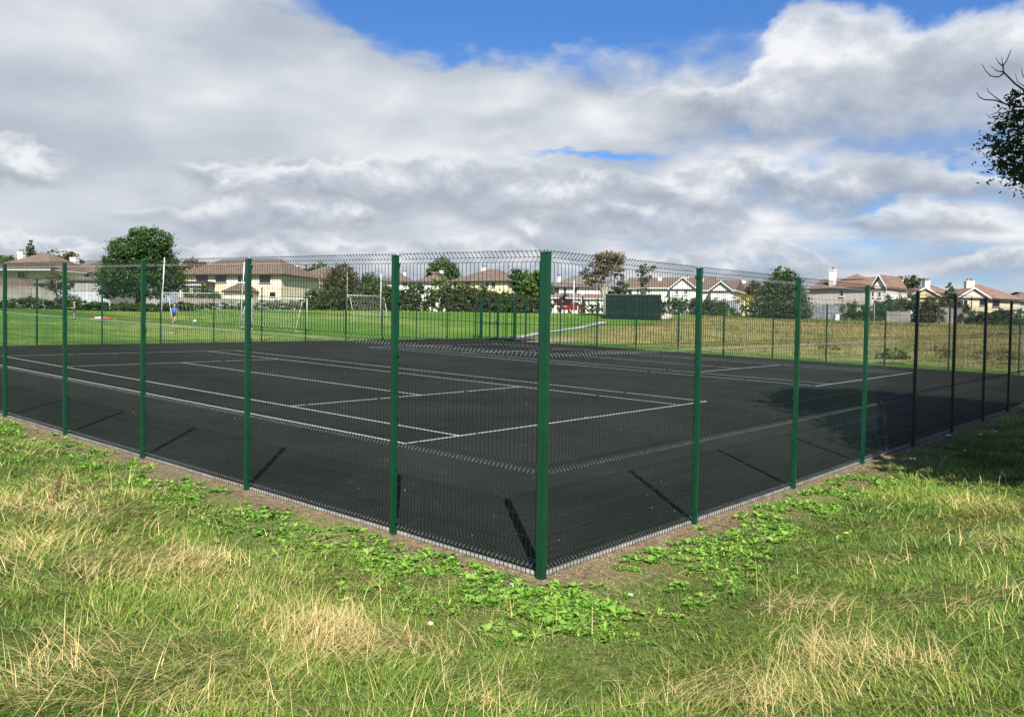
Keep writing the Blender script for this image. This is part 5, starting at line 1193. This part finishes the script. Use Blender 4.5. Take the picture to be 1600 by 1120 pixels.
# ------------------------------------------------------------------ single plants and scraps near the fence
def dock(px, py, label, hgt=.42, mat='dock_rust', name='dock_plant'):
    x, y = gpt(px, py); z = float(gsurf(x, y)); root = tag(empty(name, (x, y, z)), label, 'plant'); m = MB(); lean = AR*.10
    st = [np.array([0, 0, -.03]), np.array([.02, .02, hgt*.5])+lean*.3, np.array([.03, .03, hgt])+lean]; m.tube(st, [.006, .005, .002], 5)
    for k in range(7):
        t = .35+.6*k/7; b = st[0]*(1-t)+st[2]*t; d = rng.normal(size=3)*.06; d[2] = .06; m.tube([b, b+d], [.003, .0015], 4)
    m.build('stem', MAT['chimney_pot'], root)
    t = rng.random(420); P = np.outer(1-t, st[0])+np.outer(t, st[2]); P[:, :2] += rng.normal(size=(420, 2))*.022*(1.1-t)[:, None]; P = P[P[:, 2] > hgt*.25]
    V, F, A = leaf_cards(P, .014); np_obj('seed_heads', V, F, MAT[mat], root, {'tint': A})
dock(80, 790, 'rust red dock stalk gone to seed in the straw', .40)
material('petal_yellow', (0.80, 0.62, 0.02), .6)
def flower(px, py):
    x, y = gpt(px, py); z = float(gsurf(x, y)); root = tag(empty('yellow_flower', (x, y, z)), 'single yellow flower in the grass opposite the shaded fence', 'flower')
    MB().tube([(0, 0, 0), (.01, 0, .12)], .002, 4).build('stem', MAT['leaf_bright'], root); m = MB()
    for k in range(12):
        a = k*math.pi/6; m.add([(.01, 0, .12), (.01+.02*math.cos(a-.2), .02*math.sin(a-.2), .125), (.01+.026*math.cos(a), .026*math.sin(a), .127), (.01+.02*math.cos(a+.2), .02*math.sin(a+.2), .125)], [(0, 1, 2, 3)])
    m.build('petals', MAT['petal_yellow'], root)
flower(1322, 850)
for px, py, s, lb in ((802, 912, .028, 'pale pebble on the soil in front of the corner post'), (985, 928, .022, 'small pale pebble among weeds right of the corner post'), (672, 968, .026, 'whitish stone in the grass below the weeds')):
    rock('pebble', gpt(px, py), s, lb)
material('litter_paper', (0.62, 0.62, 0.60), .8)
def scrap(px, py, s):
    x, y = gpt(px, py); z = float(gsurf(x, y))+.05; m = MB(); n = 6; V = []
    for i_ in range(n):
        for j_ in range(4): V.append(((i_/(n-1)-.5)*s*2, (j_/3-.5)*s*.8, .02*math.sin(i_*1.7+j_)+random.uniform(0, .012)))
    m.add(V, [(i_*4+j_, (i_+1)*4+j_, (i_+1)*4+j_+1, i_*4+j_+1) for i_ in range(n-1) for j_ in range(3)]); o = m.build('paper_scrap', MAT['litter_paper'], None, loc=(x, y, z), rz=random.random()*3)
    tag(o, 'white crumpled scrap lying on the shaded grass beside the fence', 'litter', 'white scraps on the shaded grass')
# clippings and dead blades lying on the soil strip
def clippings():
    n = 16000; side = rng.random(n) < .55
    x = np.where(side, X0-.03-rng.random(n)**1.6*1.3, X0-1.0+rng.random(n)**1.2*12); y = np.where(side, Y0-1.0+rng.random(n)**1.2*15, Y0-.03-rng.random(n)**1.6*1.3)
    k = (dnear(x, y) > .03) & (rng.random(n) < fbm(x, y, 1.6)*1.4); x, y = x[k], y[k]; n = len(x)
    V, F, A = blades(np.stack([x, y, gsurf(x, y)+.006], -1), rng.random(n)*6.28, .02+.06*rng.random(n), .0028+.003*rng.random(n), 1.25+.35*rng.random(n), .2*rng.random(n), np.clip(.4+.3*rng.normal(size=n), 0, 1), 2)
    tag(np_obj('clippings', V, F, MAT['straw'], None, {'tint': A}), 'dead grass clippings strewn along the soil by the kerb', 'clippings', kind='stuff')
clippings()
for a, b, s in ((1482, 683, .09), (1532, 682, .10), (1554, 676, .08), (1426, 719, .05), (1508, 706, .05)): scrap(a, b, s)
